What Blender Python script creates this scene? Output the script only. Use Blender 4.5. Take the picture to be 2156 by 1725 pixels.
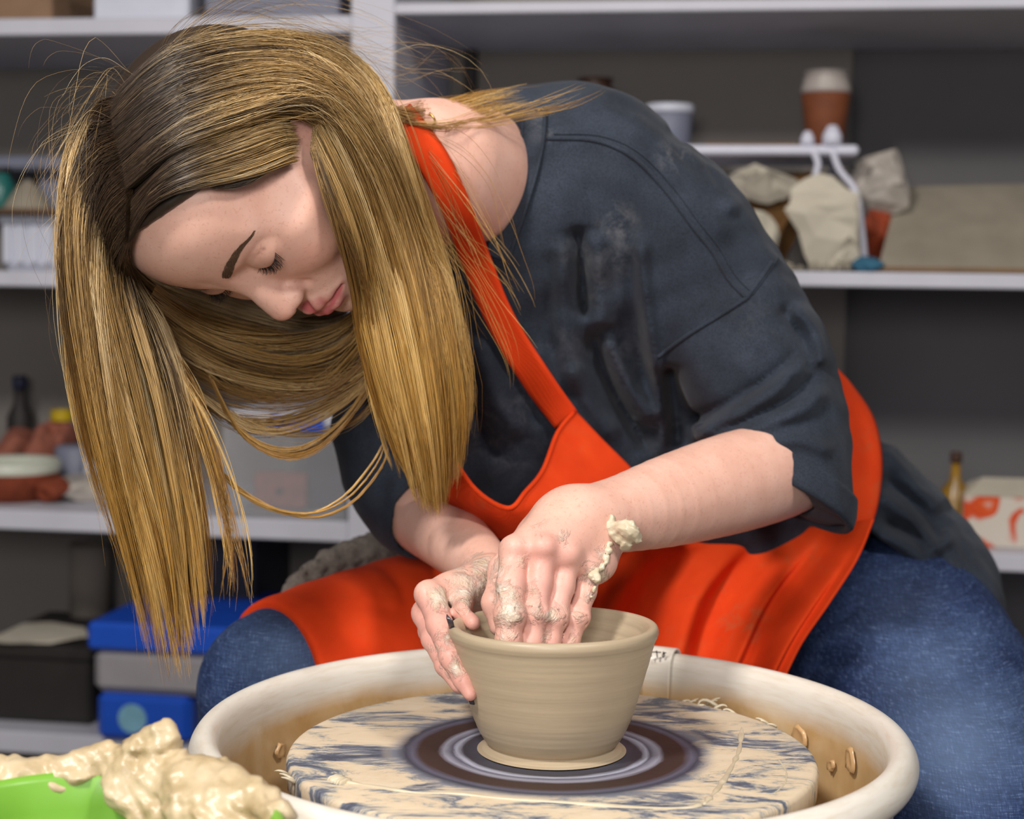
import bpy, math, random
import numpy as np
from mathutils import Matrix, Vector

for _o in list(bpy.data.objects):
    bpy.data.objects.remove(_o, do_unlink=True)
SC = bpy.context.scene
COL = SC.collection
random.seed(7)
RNG = np.random.default_rng(7)

# ------------------------------------------------------------------ camera
F_PX, PITCH, ROLL = 3600.0, 0.0775, 0.0140
CAM = np.array([0.0, 0.0, 0.920])
cp, sp, cr, sr = math.cos(PITCH), math.sin(PITCH), math.cos(ROLL), math.sin(ROLL)
cam_data = bpy.data.cameras.new('camera')
cam_data.sensor_width = 36.0
cam_data.lens = F_PX / 2156 * 36.0
cam_data.clip_start = 0.05
cam_data.dof.use_dof = True
cam_data.dof.focus_distance = 1.155
cam_data.dof.aperture_fstop = 6.3
cam = bpy.data.objects.new('camera', cam_data)
COL.objects.link(cam)
cam.matrix_world = Matrix(((cr, -sr, 0, CAM[0]),
                           (sp * sr, sp * cr, -cp, CAM[1]),
                           (cp * sr, cp * cr, sp, CAM[2]),
                           (0, 0, 0, 1)))
SC.camera = cam

# ------------------------------------------------------------------ world, lamps, exposure
world = bpy.data.worlds.new('room_ambience')
SC.world = world
world.use_nodes = True
world.node_tree.nodes['Background'].inputs[0].default_value = (0.80, 0.84, 0.92, 1)
world.node_tree.nodes['Background'].inputs[1].default_value = 0.15


def area_lamp(name, loc, target, size, power, color):
    d = bpy.data.lights.new(name, 'AREA')
    d.shape = 'DISK'
    d.size = size
    d.energy = power
    d.color = color
    o = bpy.data.objects.new(name, d)
    COL.objects.link(o)
    o.location = loc
    o.rotation_euler = (Vector(target) - Vector(loc)).to_track_quat('-Z', 'Y').to_euler()
    return o


area_lamp('lamp_front_left', (-0.80, 0.12, 2.15), (-0.05, 1.25, 0.80), 0.28, 33, (1.0, 0.95, 0.89))
area_lamp('lamp_front_right', (0.85, 0.12, 2.15), (0.0, 1.25, 0.80), 0.28, 17, (1.0, 0.95, 0.89))
area_lamp('fill_lamp_by_camera', (-0.25, -0.60, 1.25), (-0.1, 1.25, 0.85), 0.50, 17, (1.0, 0.96, 0.93))  # unseen fill lamp, added to brighten the downturned face
SC.view_settings.view_transform = 'Standard'
SC.view_settings.look = 'None'
SC.view_settings.gamma = 1.0
SC.view_settings.use_curve_mapping = False
SC.view_settings.exposure = 0.0
SC.cycles.use_adaptive_sampling = True
SC.cycles.adaptive_threshold = 0.04
SC.cycles.adaptive_min_samples = 16
SC.cycles.max_bounces = 4
SC.cycles.diffuse_bounces = 2
SC.cycles.glossy_bounces = 2
SC.cycles.transmission_bounces = 2
SC.cycles.transparent_max_bounces = 8
SC.cycles.caustics_reflective = False
SC.cycles.caustics_refractive = False


# ------------------------------------------------------------------ helpers
def W(px, py, Y):
    """world point seen at photo pixel (px, py) whose distance into the room is Y"""
    U, V = (np.asarray(px, float) - 1078.0) / F_PX, (np.asarray(py, float) - 862.5) / F_PX
    u, v = U * cr + V * sr, -U * sr + V * cr
    dy, dz = cp - sp * v, -sp - cp * v
    t = np.asarray(Y, float) / dy
    return np.stack([u * t, np.asarray(Y, float) + 0 * t, CAM[2] + dz * t], -1)


def PXM(Y):
    return F_PX / Y


def to_px(P):
    P = np.asarray(P, float) - CAM
    x, y, z = P[..., 0], P[..., 1], P[..., 2]
    yy, zz = y * cp - z * sp, y * sp + z * cp
    u, v = x / yy * F_PX, -zz / yy * F_PX
    return 1078 + u * cr - v * sr, 862.5 + u * sr + v * cr


def put(o, parent=None, **props):
    COL.objects.link(o)
    if parent is not None:
        o.parent = parent
        o.matrix_parent_inverse = parent.matrix_world.inverted() if False else Matrix()
    for k, v in props.items():
        o[k] = v
    return o


def empty(name, loc, rotz=0.0, **props):
    o = bpy.data.objects.new(name, None)
    o.empty_display_size = 0.05
    o.location = loc
    o.rotation_euler = (0, 0, rotz)
    put(o, None, **props)
    bpy.context.view_layer.update()
    return o


def mesh_from(name, verts, faces, mat=None, smooth=True, attrs=None):
    """verts (N,3); faces (M,4) or (M,3) array or list of tuples"""
    me = bpy.data.meshes.new(name)
    verts = np.asarray(verts, np.float32)
    if isinstance(faces, np.ndarray):
        n, k = faces.shape
        me.vertices.add(len(verts))
        me.vertices.foreach_set('co', verts.ravel())
        me.loops.add(n * k)
        me.loops.foreach_set('vertex_index', faces.astype(np.int32).ravel())
        me.polygons.add(n)
        me.polygons.foreach_set('loop_start', np.arange(0, n * k, k, dtype=np.int32))
        me.polygons.foreach_set('loop_total', np.full(n, k, np.int32))
        me.update(calc_edges=True)
    else:
        me.from_pydata([tuple(map(float, v)) for v in verts], [], [tuple(int(i) for i in f) for f in faces])
        me.update()
    me.polygons.foreach_set('use_smooth', np.full(len(me.polygons), bool(smooth)))
    if attrs:
        for an, av in attrs.items():
            a = me.attributes.new(an, 'FLOAT', 'POINT')
            a.data.foreach_set('value', np.asarray(av, np.float32))
    if mat is not None:
        me.materials.append(mat)
    me.validate()
    return me


def obj(name, verts, faces, mat, parent=None, smooth=True, attrs=None, world=True, **props):
    """one mesh object; verts in world space are re-expressed in the parent's frame"""
    verts = np.asarray(verts, float)
    if parent is not None and world:
        M = np.array(root_matrix(parent).inverted())
        verts = verts @ M[:3, :3].T + M[:3, 3]
    me = mesh_from(name, verts, faces, mat, smooth, attrs)
    o = bpy.data.objects.new(name, me)
    return put(o, parent, **props)


def root_matrix(o):
    m = Matrix.LocRotScale(o.location, o.rotation_euler, o.scale)
    while o.parent is not None:
        o = o.parent
        m = Matrix.LocRotScale(o.location, o.rotation_euler, o.scale) @ m
    return m


def box_vf(x0, x1, y0, y1, z0, z1, bevel=0.0):
    """box with chamfered edges (24 verts) or plain when bevel=0"""
    if bevel <= 0:
        v = [(x, y, z) for x in (x0, x1) for y in (y0, y1) for z in (z0, z1)]
        f = [(0, 1, 3, 2), (4, 6, 7, 5), (0, 4, 5, 1), (2, 3, 7, 6), (0, 2, 6, 4), (1, 5, 7, 3)]
        return v, f
    b = min(bevel, (x1 - x0) * .45, (y1 - y0) * .45, (z1 - z0) * .45)
    v, f = [], []
    idx = {}
    X, Y, Z = (x0, x1), (y0, y1), (z0, z1)
    for i in (0, 1):
        for j in (0, 1):
            for k in (0, 1):
                sx, sy, sz = (b if i == 0 else -b), (b if j == 0 else -b), (b if k == 0 else -b)
                for ax, p in (('x', (X[i], Y[j] + sy, Z[k] + sz)), ('y', (X[i] + sx, Y[j], Z[k] + sz)), ('z', (X[i] + sx, Y[j] + sy, Z[k]))):
                    idx[i, j, k, ax] = len(v)
                    v.append(p)
    for i in (0, 1):
        q = [idx[i, 0, 0, 'x'], idx[i, 1, 0, 'x'], idx[i, 1, 1, 'x'], idx[i, 0, 1, 'x']]
        f.append(q if i else q[::-1])
        q = [idx[0, i, 0, 'y'], idx[1, i, 0, 'y'], idx[1, i, 1, 'y'], idx[0, i, 1, 'y']]
        f.append(q[::-1] if i else q)
        q = [idx[0, 0, i, 'z'], idx[1, 0, i, 'z'], idx[1, 1, i, 'z'], idx[0, 1, i, 'z']]
        f.append(q if i else q[::-1])
    for j in (0, 1):
        for k in (0, 1):
            f.append([idx[0, j, k, 'y'], idx[1, j, k, 'y'], idx[1, j, k, 'z'], idx[0, j, k, 'z']])
            f.append([idx[j, 0, k, 'x'], idx[j, 1, k, 'x'], idx[j, 1, k, 'z'], idx[j, 0, k, 'z']])
            f.append([idx[j, k, 0, 'x'], idx[j, k, 1, 'x'], idx[j, k, 1, 'y'], idx[j, k, 0, 'y']])
    for i in (0, 1):
        for j in (0, 1):
            for k in (0, 1):
                f.append([idx[i, j, k, 'x'], idx[i, j, k, 'y'], idx[i, j, k, 'z']])
    return v, f


def lathe_vf(prof, n=64, close=False, cx=0.0, cy=0.0, sy=1.0):
    prof = np.asarray(prof, float)
    a = np.linspace(0, 2 * np.pi, n, endpoint=False)
    m = len(prof)
    v = np.zeros((m, n, 3))
    v[..., 0] = cx + prof[:, 0:1] * np.cos(a)
    v[..., 1] = cy + prof[:, 0:1] * np.sin(a) * sy
    v[..., 2] = prof[:, 1:2]
    ii = np.arange(m * n).reshape(m, n)
    jj = np.roll(ii, -1, 1)
    f = []
    rng = range(m) if close else range(m - 1)
    for k in rng:
        k2 = (k + 1) % m
        f.append(np.stack([ii[k], jj[k], jj[k2], ii[k2]], -1))
    return v.reshape(-1, 3), np.concatenate(f)


def smooth_poly(pts, n):
    """Catmull-Rom through pts (k,d), n samples evenly along the parameter"""
    pts = np.asarray(pts, float)
    k = len(pts)
    if k == 2:
        t = np.linspace(0, 1, n)[:, None]
        return pts[0] * (1 - t) + pts[1] * t
    ext = np.vstack([2 * pts[0] - pts[1], pts, 2 * pts[-1] - pts[-2]])
    s = np.linspace(0, k - 1, n)
    i = np.minimum(s.astype(int), k - 2)
    t = (s - i)[:, None]
    p0, p1, p2, p3 = ext[i], ext[i + 1], ext[i + 2], ext[i + 3]
    return .5 * ((2 * p1) + (-p0 + p2) * t + (2 * p0 - 5 * p1 + 4 * p2 - p3) * t ** 2 + (-p0 + 3 * p1 - 3 * p2 + p3) * t ** 3)


def tube_vf(path, rad, sides=8, cap=True):
    path = np.asarray(path, float)
    n = len(path)
    rad = np.broadcast_to(np.asarray(rad, float), (n,))
    tan = np.gradient(path, axis=0)
    tan /= np.linalg.norm(tan, axis=1, keepdims=True) + 1e-12
    up = np.array([0.0, 0, 1]) if abs(tan[0, 2]) < .9 else np.array([1.0, 0, 0])
    v = np.zeros((n, sides, 3))
    a = np.linspace(0, 2 * np.pi, sides, endpoint=False)
    b = np.cross(tan[0], up)
    for i in range(n):
        b = b - tan[i] * (b @ tan[i])
        b /= np.linalg.norm(b) + 1e-12
        c = np.cross(tan[i], b)
        v[i] = path[i] + rad[i] * (np.cos(a)[:, None] * b + np.sin(a)[:, None] * c)
    ii = np.arange(n * sides).reshape(n, sides)
    jj = np.roll(ii, -1, 1)
    f = [tuple(q) for k in range(n - 1) for q in np.stack([ii[k], jj[k], jj[k + 1], ii[k + 1]], -1)]
    if cap:
        f += [tuple(ii[0][::-1]), tuple(ii[-1])]
    return v.reshape(-1, 3), f


def join_vf(*vfs):
    V, Fs, off = [], [], 0
    for v, f in vfs:
        v = np.asarray(v, float)
        V.append(v)
        Fs += [tuple(int(i) + off for i in q) for q in f]
        off += len(v)
    return np.vstack(V), Fs


def grid_faces(m, n):
    ii = np.arange(m * n).reshape(m, n)
    return np.stack([ii[:-1, :-1], ii[:-1, 1:], ii[1:, 1:], ii[1:, :-1]], -1).reshape(-1, 4)


def patch(ctrl, m, n):
    """bicubic sheet through a control grid (a,b,3) -> (m,n,3)"""
    ctrl = np.asarray(ctrl, float)
    rows = np.stack([smooth_poly(r, n) for r in ctrl])          # (a,n,3)
    out = np.stack([smooth_poly(rows[:, j], m) for j in range(n)], 1)
    return out


def sheet_normals(G):
    du = np.gradient(G, axis=0)
    dv = np.gradient(G, axis=1)
    nn = np.cross(du, dv)
    return nn / (np.linalg.norm(nn, axis=-1, keepdims=True) + 1e-12)


def sheet_vf(G, thick):
    """closed slab from a grid of points; front side faces the camera"""
    nn = sheet_normals(G)
    mid = G[G.shape[0] // 2, G.shape[1] // 2]
    if np.sum(nn[G.shape[0] // 2, G.shape[1] // 2] * (CAM - mid)) < 0:
        nn = -nn
    A, B = G, G - nn * thick
    m, n = G.shape[:2]
    v = np.concatenate([A.reshape(-1, 3), B.reshape(-1, 3)])
    f = grid_faces(m, n)
    # orient front by normals
    fl = np.cross(v[f[0, 1]] - v[f[0, 0]], v[f[0, 3]] - v[f[0, 0]])
    flip = np.sum(fl * nn[0, 0]) < 0
    f1 = f[:, ::-1] if flip else f
    f2 = f1[:, ::-1] + m * n
    ii = np.arange(m * n).reshape(m, n)
    loop = np.concatenate([ii[0, :], ii[1:, -1], ii[-1, -2::-1], ii[-2:0:-1, 0]])
    nx = np.roll(loop, -1)
    side = np.stack([loop, nx, nx + m * n, loop + m * n], -1)
    if not flip:
        side = side[:, ::-1]
    return v, np.concatenate([f1, f2, side])


# ------------------------------------------------------------------ implicit modelling
def smin(a, b, k):
    if k <= 0:
        return np.minimum(a, b)
    h = np.maximum(k - np.abs(a - b), 0) / k
    return np.minimum(a, b) - h * h * k * .25


def smax(a, b, k):
    return -smin(-a, -b, k)


def d_cone(P, a, b, ra, rb):
    a, b = np.asarray(a, np.float32), np.asarray(b, np.float32)
    ab = b - a
    t = np.clip(((P - a) @ ab) / (ab @ ab + 1e-12), 0, 1)
    q = P - a - t[:, None] * ab
    return np.sqrt(np.einsum('ij,ij->i', q, q)) - (ra + t * (rb - ra))


def d_ell(P, c, r, R=None):
    q = P - np.asarray(c, np.float32)
    if R is not None:
        q = q @ np.asarray(R, np.float32)
    r = np.asarray(r, np.float32)
    k0 = np.linalg.norm(q / r, axis=1)
    k1 = np.linalg.norm(q / (r * r), axis=1) + 1e-9
    return k0 * (k0 - 1.0) / k1


def d_chain(P, pts, k=0.0):
    """pts: list of (xyz, r)"""
    d = None
    for (a, ra), (b, rb) in zip(pts[:-1], pts[1:]):
        e = d_cone(P, a, b, ra, rb)
        d = e if d is None else smin(d, e, k)
    return d


def mesh_sdf(fn, lo, hi, h):
    """surface nets on a narrow band; returns verts, quads"""
    lo, hi = np.asarray(lo, float), np.asarray(hi, float)
    m = 4
    nb = np.ceil((hi - lo) / (h * m)).astype(int)
    cs = [lo[i] + (np.arange(nb[i]) + .5) * h * m for i in range(3)]
    C = np.stack(np.meshgrid(*cs, indexing='ij'), -1).reshape(-1, 3).astype(np.float32)
    cv = fn(C).reshape(nb)
    act = np.abs(cv) < h * m * 1.45
    n = nb * m
    fine_act = act.repeat(m, 0).repeat(m, 1).repeat(m, 2)
    val = np.where(cv < 0, -1.0, 1.0).astype(np.float32).repeat(m, 0).repeat(m, 1).repeat(m, 2)
    ii = np.argwhere(fine_act)
    P = (lo + (ii + .5) * h).astype(np.float32)
    out = np.empty(len(P), np.float32)
    for s in range(0, len(P), 400000):
        out[s:s + 400000] = fn(P[s:s + 400000])
    val[ii[:, 0], ii[:, 1], ii[:, 2]] = out
    S = val < 0
    corners = [(i, j, k) for i in (0, 1) for j in (0, 1) for k in (0, 1)]
    sl = lambda a, c: a[c[0]:a.shape[0] - 1 + c[0], c[1]:a.shape[1] - 1 + c[1], c[2]:a.shape[2] - 1 + c[2]]
    cnt = sum(sl(S, c).astype(np.int8) for c in corners)
    mix = (cnt > 0) & (cnt < 8)
    cell = np.argwhere(mix)
    idx = np.full(mix.shape, -1, np.int64)
    idx[mix] = np.arange(len(cell))
    acc = np.zeros((len(cell), 3))
    num = np.zeros(len(cell))
    cval = {c: val[cell[:, 0] + c[0], cell[:, 1] + c[1], cell[:, 2] + c[2]] for c in corners}
    for a in corners:
        for ax in range(3):
            if a[ax] == 0:
                b = list(a)
                b[ax] = 1
                b = tuple(b)
                va, vb = cval[a], cval[b]
                x = (va < 0) != (vb < 0)
                t = np.where(x, va / np.where(x, va - vb, 1), 0)
                p = np.zeros((len(cell), 3))
                p[:] = a
                p[:, ax] += t
                acc += p * x[:, None]
                num += x
    V = lo + (cell + .5 + acc / num[:, None]) * h
    quads = []
    for ax in range(3):
        s0 = [slice(None)] * 3
        s1 = [slice(None)] * 3
        s0[ax] = slice(0, -1)
        s1[ax] = slice(1, None)
        A, B = S[tuple(s0)], S[tuple(s1)]
        e = np.argwhere(A != B)
        o1, o2 = [(1, 2), (2, 0), (0, 1)][ax]
        ok = (e[:, o1] > 0) & (e[:, o2] > 0) & (e[:, o1] < mix.shape[o1]) & (e[:, o2] < mix.shape[o2])
        e = e[ok]
        fl = A[e[:, 0], e[:, 1], e[:, 2]]

        def at(d1, d2):
            q = e.copy()
            q[:, o1] -= d1
            q[:, o2] -= d2
            return idx[q[:, 0], q[:, 1], q[:, 2]]
        q = np.stack([at(1, 1), at(0, 1), at(0, 0), at(1, 0)], -1)
        q[~fl] = q[~fl][:, ::-1]
        quads.append(q)
    Q = np.concatenate(quads)
    return V, Q[(Q >= 0).all(1)]


def sdf_normals(fn, P, e=0.001):
    P = np.asarray(P, np.float32)
    g = np.zeros((len(P), 3))
    for i in range(3):
        d = np.zeros(3, np.float32)
        d[i] = e
        g[:, i] = fn(P + d) - fn(P - d)
    return g / (np.linalg.norm(g, axis=1, keepdims=True) + 1e-9)


def hit(fn, px, py, y0=0.9, y1=2.0, off=0.0):
    """march the sight line of pixel (px,py) to the surface of fn; nan where it misses"""
    px, py = np.atleast_1d(np.asarray(px, float)), np.atleast_1d(np.asarray(py, float))
    A = W(px, py, np.full(px.shape, y0))
    B = W(px, py, np.full(px.shape, y1))
    D = B - A
    L = np.linalg.norm(D, axis=-1, keepdims=True)
    D = D / L
    t = np.zeros(px.shape)
    d = np.ones(px.shape)
    live = np.ones(px.shape, bool)
    for _ in range(110):
        if not live.any():
            break
        v = fn((A[live] + D[live] * t[live][:, None]).astype(np.float32)) - off
        d[live] = v
        t[live] = t[live] + np.clip(v * .8, -.02, .06)
        live &= (np.abs(d) > .0002) & (t < L[..., 0])
    P = A + D * t[..., None]
    bad = (np.abs(d) > .004) | (t >= L[..., 0])
    P[bad] = np.nan
    return P


# ------------------------------------------------------------------ materials
MATS = {}


class NT:
    """small helper around a node tree"""

    def __init__(self, name, rough=.5, spec=.5):
        self.m = bpy.data.materials.new(name)
        self.m.use_nodes = True
        self.t = self.m.node_tree
        self.b = self.t.nodes['Principled BSDF']
        self.b.inputs['Roughness'].default_value = rough
        self.b.inputs['Specular IOR Level'].default_value = spec

    def n(self, typ, **kw):
        x = self.t.nodes.new(typ)
        for k, v in kw.items():
            setattr(x, k, v)
        return x

    def l(self, a, b):
        self.t.links.new(a, b)

    def coord(self, kind='Object', scale=(1, 1, 1), rot=(0, 0, 0)):
        c = self.n('ShaderNodeTexCoord')
        mp = self.n('ShaderNodeMapping')
        mp.inputs['Scale'].default_value = scale
        mp.inputs['Rotation'].default_value = rot
        self.l(c.outputs[kind], mp.inputs[0])
        return mp.outputs[0]

    def noise(self, vec, scale, detail=4, rough=.5, dist=0.0):
        x = self.n('ShaderNodeTexNoise')
        x.inputs['Scale'].default_value = scale
        x.inputs['Detail'].default_value = detail
        x.inputs['Roughness'].default_value = rough
        x.inputs['Distortion'].default_value = dist
        if vec is not None:
            self.l(vec, x.inputs['Vector'])
        return x.outputs['Fac']

    def ramp(self, fac, stops, interp='LINEAR'):
        r = self.n('ShaderNodeValToRGB')
        r.color_ramp.interpolation = interp
        el = r.color_ramp.elements
        while len(el) < len(stops):
            el.new(.5)
        for e, (p, c) in zip(el, stops):
            e.position = p
            e.color = (*c, 1) if len(c) == 3 else c
        self.l(fac, r.inputs[0])
        return r.outputs[0]

    def mix(self, fac, a, b, mode='MIX'):
        x = self.n('ShaderNodeMix', data_type='RGBA', blend_type=mode)
        for s, v in ((x.inputs[0], fac), (x.inputs[6], a), (x.inputs[7], b)):
            if isinstance(v, (int, float)):
                s.default_value = v
            elif isinstance(v, tuple):
                s.default_value = (*v, 1)
            else:
                self.l(v, s)
        return x.outputs[2]

    def math(self, op, a, b=None, clamp=False):
        x = self.n('ShaderNodeMath', operation=op, use_clamp=clamp)
        for s, v in zip(x.inputs, (a, b)):
            if v is None:
                continue
            if isinstance(v, (int, float)):
                s.default_value = v
            else:
                self.l(v, s)
        return x.outputs[0]

    def attr(self, name):
        x = self.n('ShaderNodeAttribute', attribute_name=name)
        return x.outputs['Fac']

    def bump(self, h, strength=.3, dist=.001, prev=None):
        x = self.n('ShaderNodeBump')
        x.inputs['Strength'].default_value = strength
        x.inputs['Distance'].default_value = dist
        self.l(h, x.inputs['Height'])
        if prev is not None:
            self.l(prev, x.inputs['Normal'])
        self.l(x.outputs[0], self.b.inputs['Normal'])
        return x.outputs[0]

    def color(self, c):
        if isinstance(c, tuple):
            self.b.inputs['Base Color'].default_value = (*c, 1)
        else:
            self.l(c, self.b.inputs['Base Color'])
        return self.m


def srgb(r, g, b):
    f = lambda c: (c / 255 / 12.92) if c / 255 <= .04045 else ((c / 255 + .055) / 1.055) ** 2.4
    return (f(r), f(g), f(b))


def plain(name, col, rough=.5, spec=.4, var=.12, scale=30, bump=0.0):
    """single-colour material with slight mottling"""
    if name in MATS:
        return MATS[name]
    k = NT(name, rough, spec)
    v = k.coord()
    nz = k.noise(v, scale, 3)
    a = tuple(c * (1 - var) for c in col)
    b = tuple(min(1, c * (1 + var)) for c in col)
    k.color(k.ramp(nz, [(.3, a), (.7, b)]))
    if bump > 0:
        k.bump(k.noise(v, scale * 4, 3), bump, .002)
    MATS[name] = k.m
    return k.m
# ------------------------------------------------------------------ the room and the shelving
YAW = math.radians(-9.0)                     # the shelf wall runs a little towards the camera on its right
SDIR = np.array([math.cos(YAW), math.sin(YAW), 0.0])
NDIR = np.array([-math.sin(YAW), math.cos(YAW), 0.0])
SORG = W(1078, 590, 2.42)                    # point of the shelf fronts straight ahead


def BG(px, py, n=0.0):
    """pixel -> (s, n, z) on the plane n metres behind the shelf fronts"""
    A = CAM
    D = W(px, py, 1.0) - CAM
    o = SORG + NDIR * n
    t = ((o - A) @ NDIR) / (D @ NDIR)
    P = A + D * t
    return (P - SORG) @ SDIR, n, P[2]


def bgw(s, n, z):
    p = SORG + SDIR * s + NDIR * n
    return np.array([p[0], p[1], z])


def bg_root(name, s, n, z, **props):
    return empty(name, bgw(s, n, z), YAW, **props)


def bg_obj(name, vf, mat, s=0, n=0, z=0, parent=None, smooth=False, **props):
    """mesh given in local shelf axes (s, n, z); own origin when top level"""
    v, f = vf
    me = mesh_from(name, v, f, mat, smooth)
    o = bpy.data.objects.new(name, me)
    if parent is None:
        o.location = bgw(s, n, z)
        o.rotation_euler = (0, 0, YAW)
    else:
        o.location = (s, n, z)
    return put(o, parent, **props)


m_wall = plain('grey_wall_paint', srgb(132, 126, 121), .8, .2, .05, 6)
m_wall_d = plain('dark_grey_wall_paint', srgb(104, 102, 104), .85, .2, .05, 6)
m_floor = plain('studio_floor_vinyl', srgb(120, 112, 102), .6, .3, .15, 9)
m_shelf = plain('white_shelf_laminate', srgb(196, 196, 208), .45, .4, .04, 14)
m_ceil = plain('ceiling_paint', srgb(225, 222, 215), .9, .1, .03, 4)

bg_obj('wall_back', box_vf(-2.4, 2.4, .44, .54, 0, 2.7), m_wall_d, 0, 0, 0, kind='structure')
v, f = box_vf(-2.6, 2.6, -1.6, 3.1, -.05, 0)
obj('floor', v, f, m_floor, smooth=False, kind='structure')
v, f = box_vf(-2.6, 2.6, -1.6, 3.1, 2.7, 2.75)
obj('ceiling', v, f, m_ceil, smooth=False, kind='structure')

sPost0 = BG(737, 300)[0]
sPost1 = BG(829, 300)[0]
sL = BG(-300, 590)[0]
sR = BG(2500, 590)[0]
sPan = BG(1788, 400, .40)[0]
unit = bg_root('shelving_unit', 0, 0, 0, label='white open shelving unit filling the wall behind the potter', category='shelving')


def board(s0, s1, ytop, ybot, depth=.42, px=500, n0=0.0):
    zt, zb = BG(px, ytop, n0)[2], BG(px, ybot, n0)[2]
    bg_obj('shelf_board', box_vf(s0, s1, n0, n0 + depth, zb, zt, .002), m_shelf, parent=unit)
    return zt


bg_obj('upright', box_vf(sPost0, sPost1, 0, .42, 0, 2.2, .002), m_shelf, parent=unit)
ZL0 = board(sL, sPost0, 36, 72, px=300)
ZL1 = board(sL, sPost0, 571, 604, px=70)
ZL2 = board(sL, sPost0, 1092, 1134, px=500)
ZL3 = board(sL, sPost0, 1545, 1590, px=100)
ZR0 = board(sPost1, sR, 2, 26, px=1200)
ZR1 = board(sPost1, sR, 574, 606, px=1900)
ZR2 = board(sPost1, sR, 1166, 1204, px=2100)
ZR3 = board(sPost1, sR, 1640, 1680, px=2100)
bg_obj('back_panel', box_vf(sPost1 + .001, sPan, .405, .425, 0, 2.2), m_wall, parent=unit)
bg_obj('back_panel', box_vf(sL, sPost0 - .001, .405, .425, 0, 2.2), m_wall, parent=unit)

# ---------------------------------------------------------------- goods on the shelves
m_tub = plain('white_tub_plastic', srgb(205, 208, 222), .4, .5, .03)
m_lid = plain('pale_lid_plastic', srgb(176, 166, 160), .4, .5, .03)
m_terra = plain('terracotta', srgb(128, 62, 42), .8, .2, .2, 60)
m_terra_pale = plain('raw_red_clay', srgb(150, 92, 76), .8, .2, .2, 60)
m_cream = plain('cream_glaze', srgb(196, 200, 186), .35, .5, .04)
m_brown = plain('brown_cup_clay', srgb(118, 66, 40), .7, .3, .12, 40)
m_darkbrown = plain('dark_brown_glaze', srgb(64, 40, 28), .5, .4, .15, 40)
m_black = plain('black_plastic', srgb(38, 34, 33), .6, .4, .1)
m_blue = plain('blue_plastic', srgb(22, 78, 190), .4, .5, .05)
m_bluegrey = plain('blue_grey_plastic', srgb(120, 124, 142), .5, .4, .06)
m_card = plain('tan_cardboard', srgb(140, 112, 90), .85, .2, .1, 20)
m_yellow = plain('yellow_tape', srgb(190, 160, 20), .5, .4, .06)
m_teal = plain('teal_glass', srgb(36, 104, 100), .3, .5, .06)
m_pink = plain('pink_plastic', srgb(190, 90, 100), .5, .4, .06)
m_bag = plain('cloudy_plastic_film', srgb(176, 168, 160), .35, .5, .18, 22, .5)
m_paper = plain('crumpled_cream_paper', srgb(196, 188, 172), .8, .2, .08, 18, .4)
m_clayb = plain('brown_clay_block', srgb(118, 84, 46), .75, .3, .2, 22, .5)
m_slab = plain('dry_clay_slab', srgb(150, 142, 128), .85, .15, .10, 20, .3)
m_orange_clay = plain('orange_clay', srgb(150, 64, 36), .7, .3, .2, 22)
m_greycyl = plain('grey_fireclay', srgb(132, 124, 116), .8, .2, .06, 20)
k = NT('clear_box_plastic', .25, .5)
k.color((.62, .62, .66))
k.b.inputs['Alpha'].default_value = .22
m_clear = k.m
m_wire = plain('white_coated_wire', srgb(214, 214, 230), .4, .5, .03)
m_sponge = plain('blue_sponge', srgb(60, 104, 130), .9, .1, .15, 80, .6)


def pxw(p0, p1, n=0.1, y=590):
    return abs(BG(p1, y, n)[0] - BG(p0, y, n)[0])


def lathe_bg(name, prof, px, n, z, mat, parts=(), **props):
    """turned thing standing at pixel column px, n behind the shelf front, on height z; parts: (name, prof, mat)"""
    s = BG(px, 590, n)[0]
    if not parts:
        return bg_obj(name, lathe_vf(prof, 40), mat, s, n, z, smooth=True, **props)
    r = bg_root(name, s, n, z, **props)
    bg_obj('body', lathe_vf(prof, 40), mat, parent=r, smooth=True)
    for pn, pp, pm in parts:
        bg_obj(pn, lathe_vf(pp, 40), pm, parent=r, smooth=True)
    return r


def cup_prof(r0, r1, h, t=.004):
    return [(0, 0), (r0 * .9, 0), (r0, .003), (r1, h - .002), (r1 - t * .5, h), (r1 - t, h - .002), (r0 - t, t), (0, t)]


def lid_prof(r, z, h):
    return [(0, z - .001), (r, z - .001), (r * 1.03, z + h * .2), (r * 1.03, z + h * .8), (r * .97, z + h), (0, z + h)]


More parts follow.
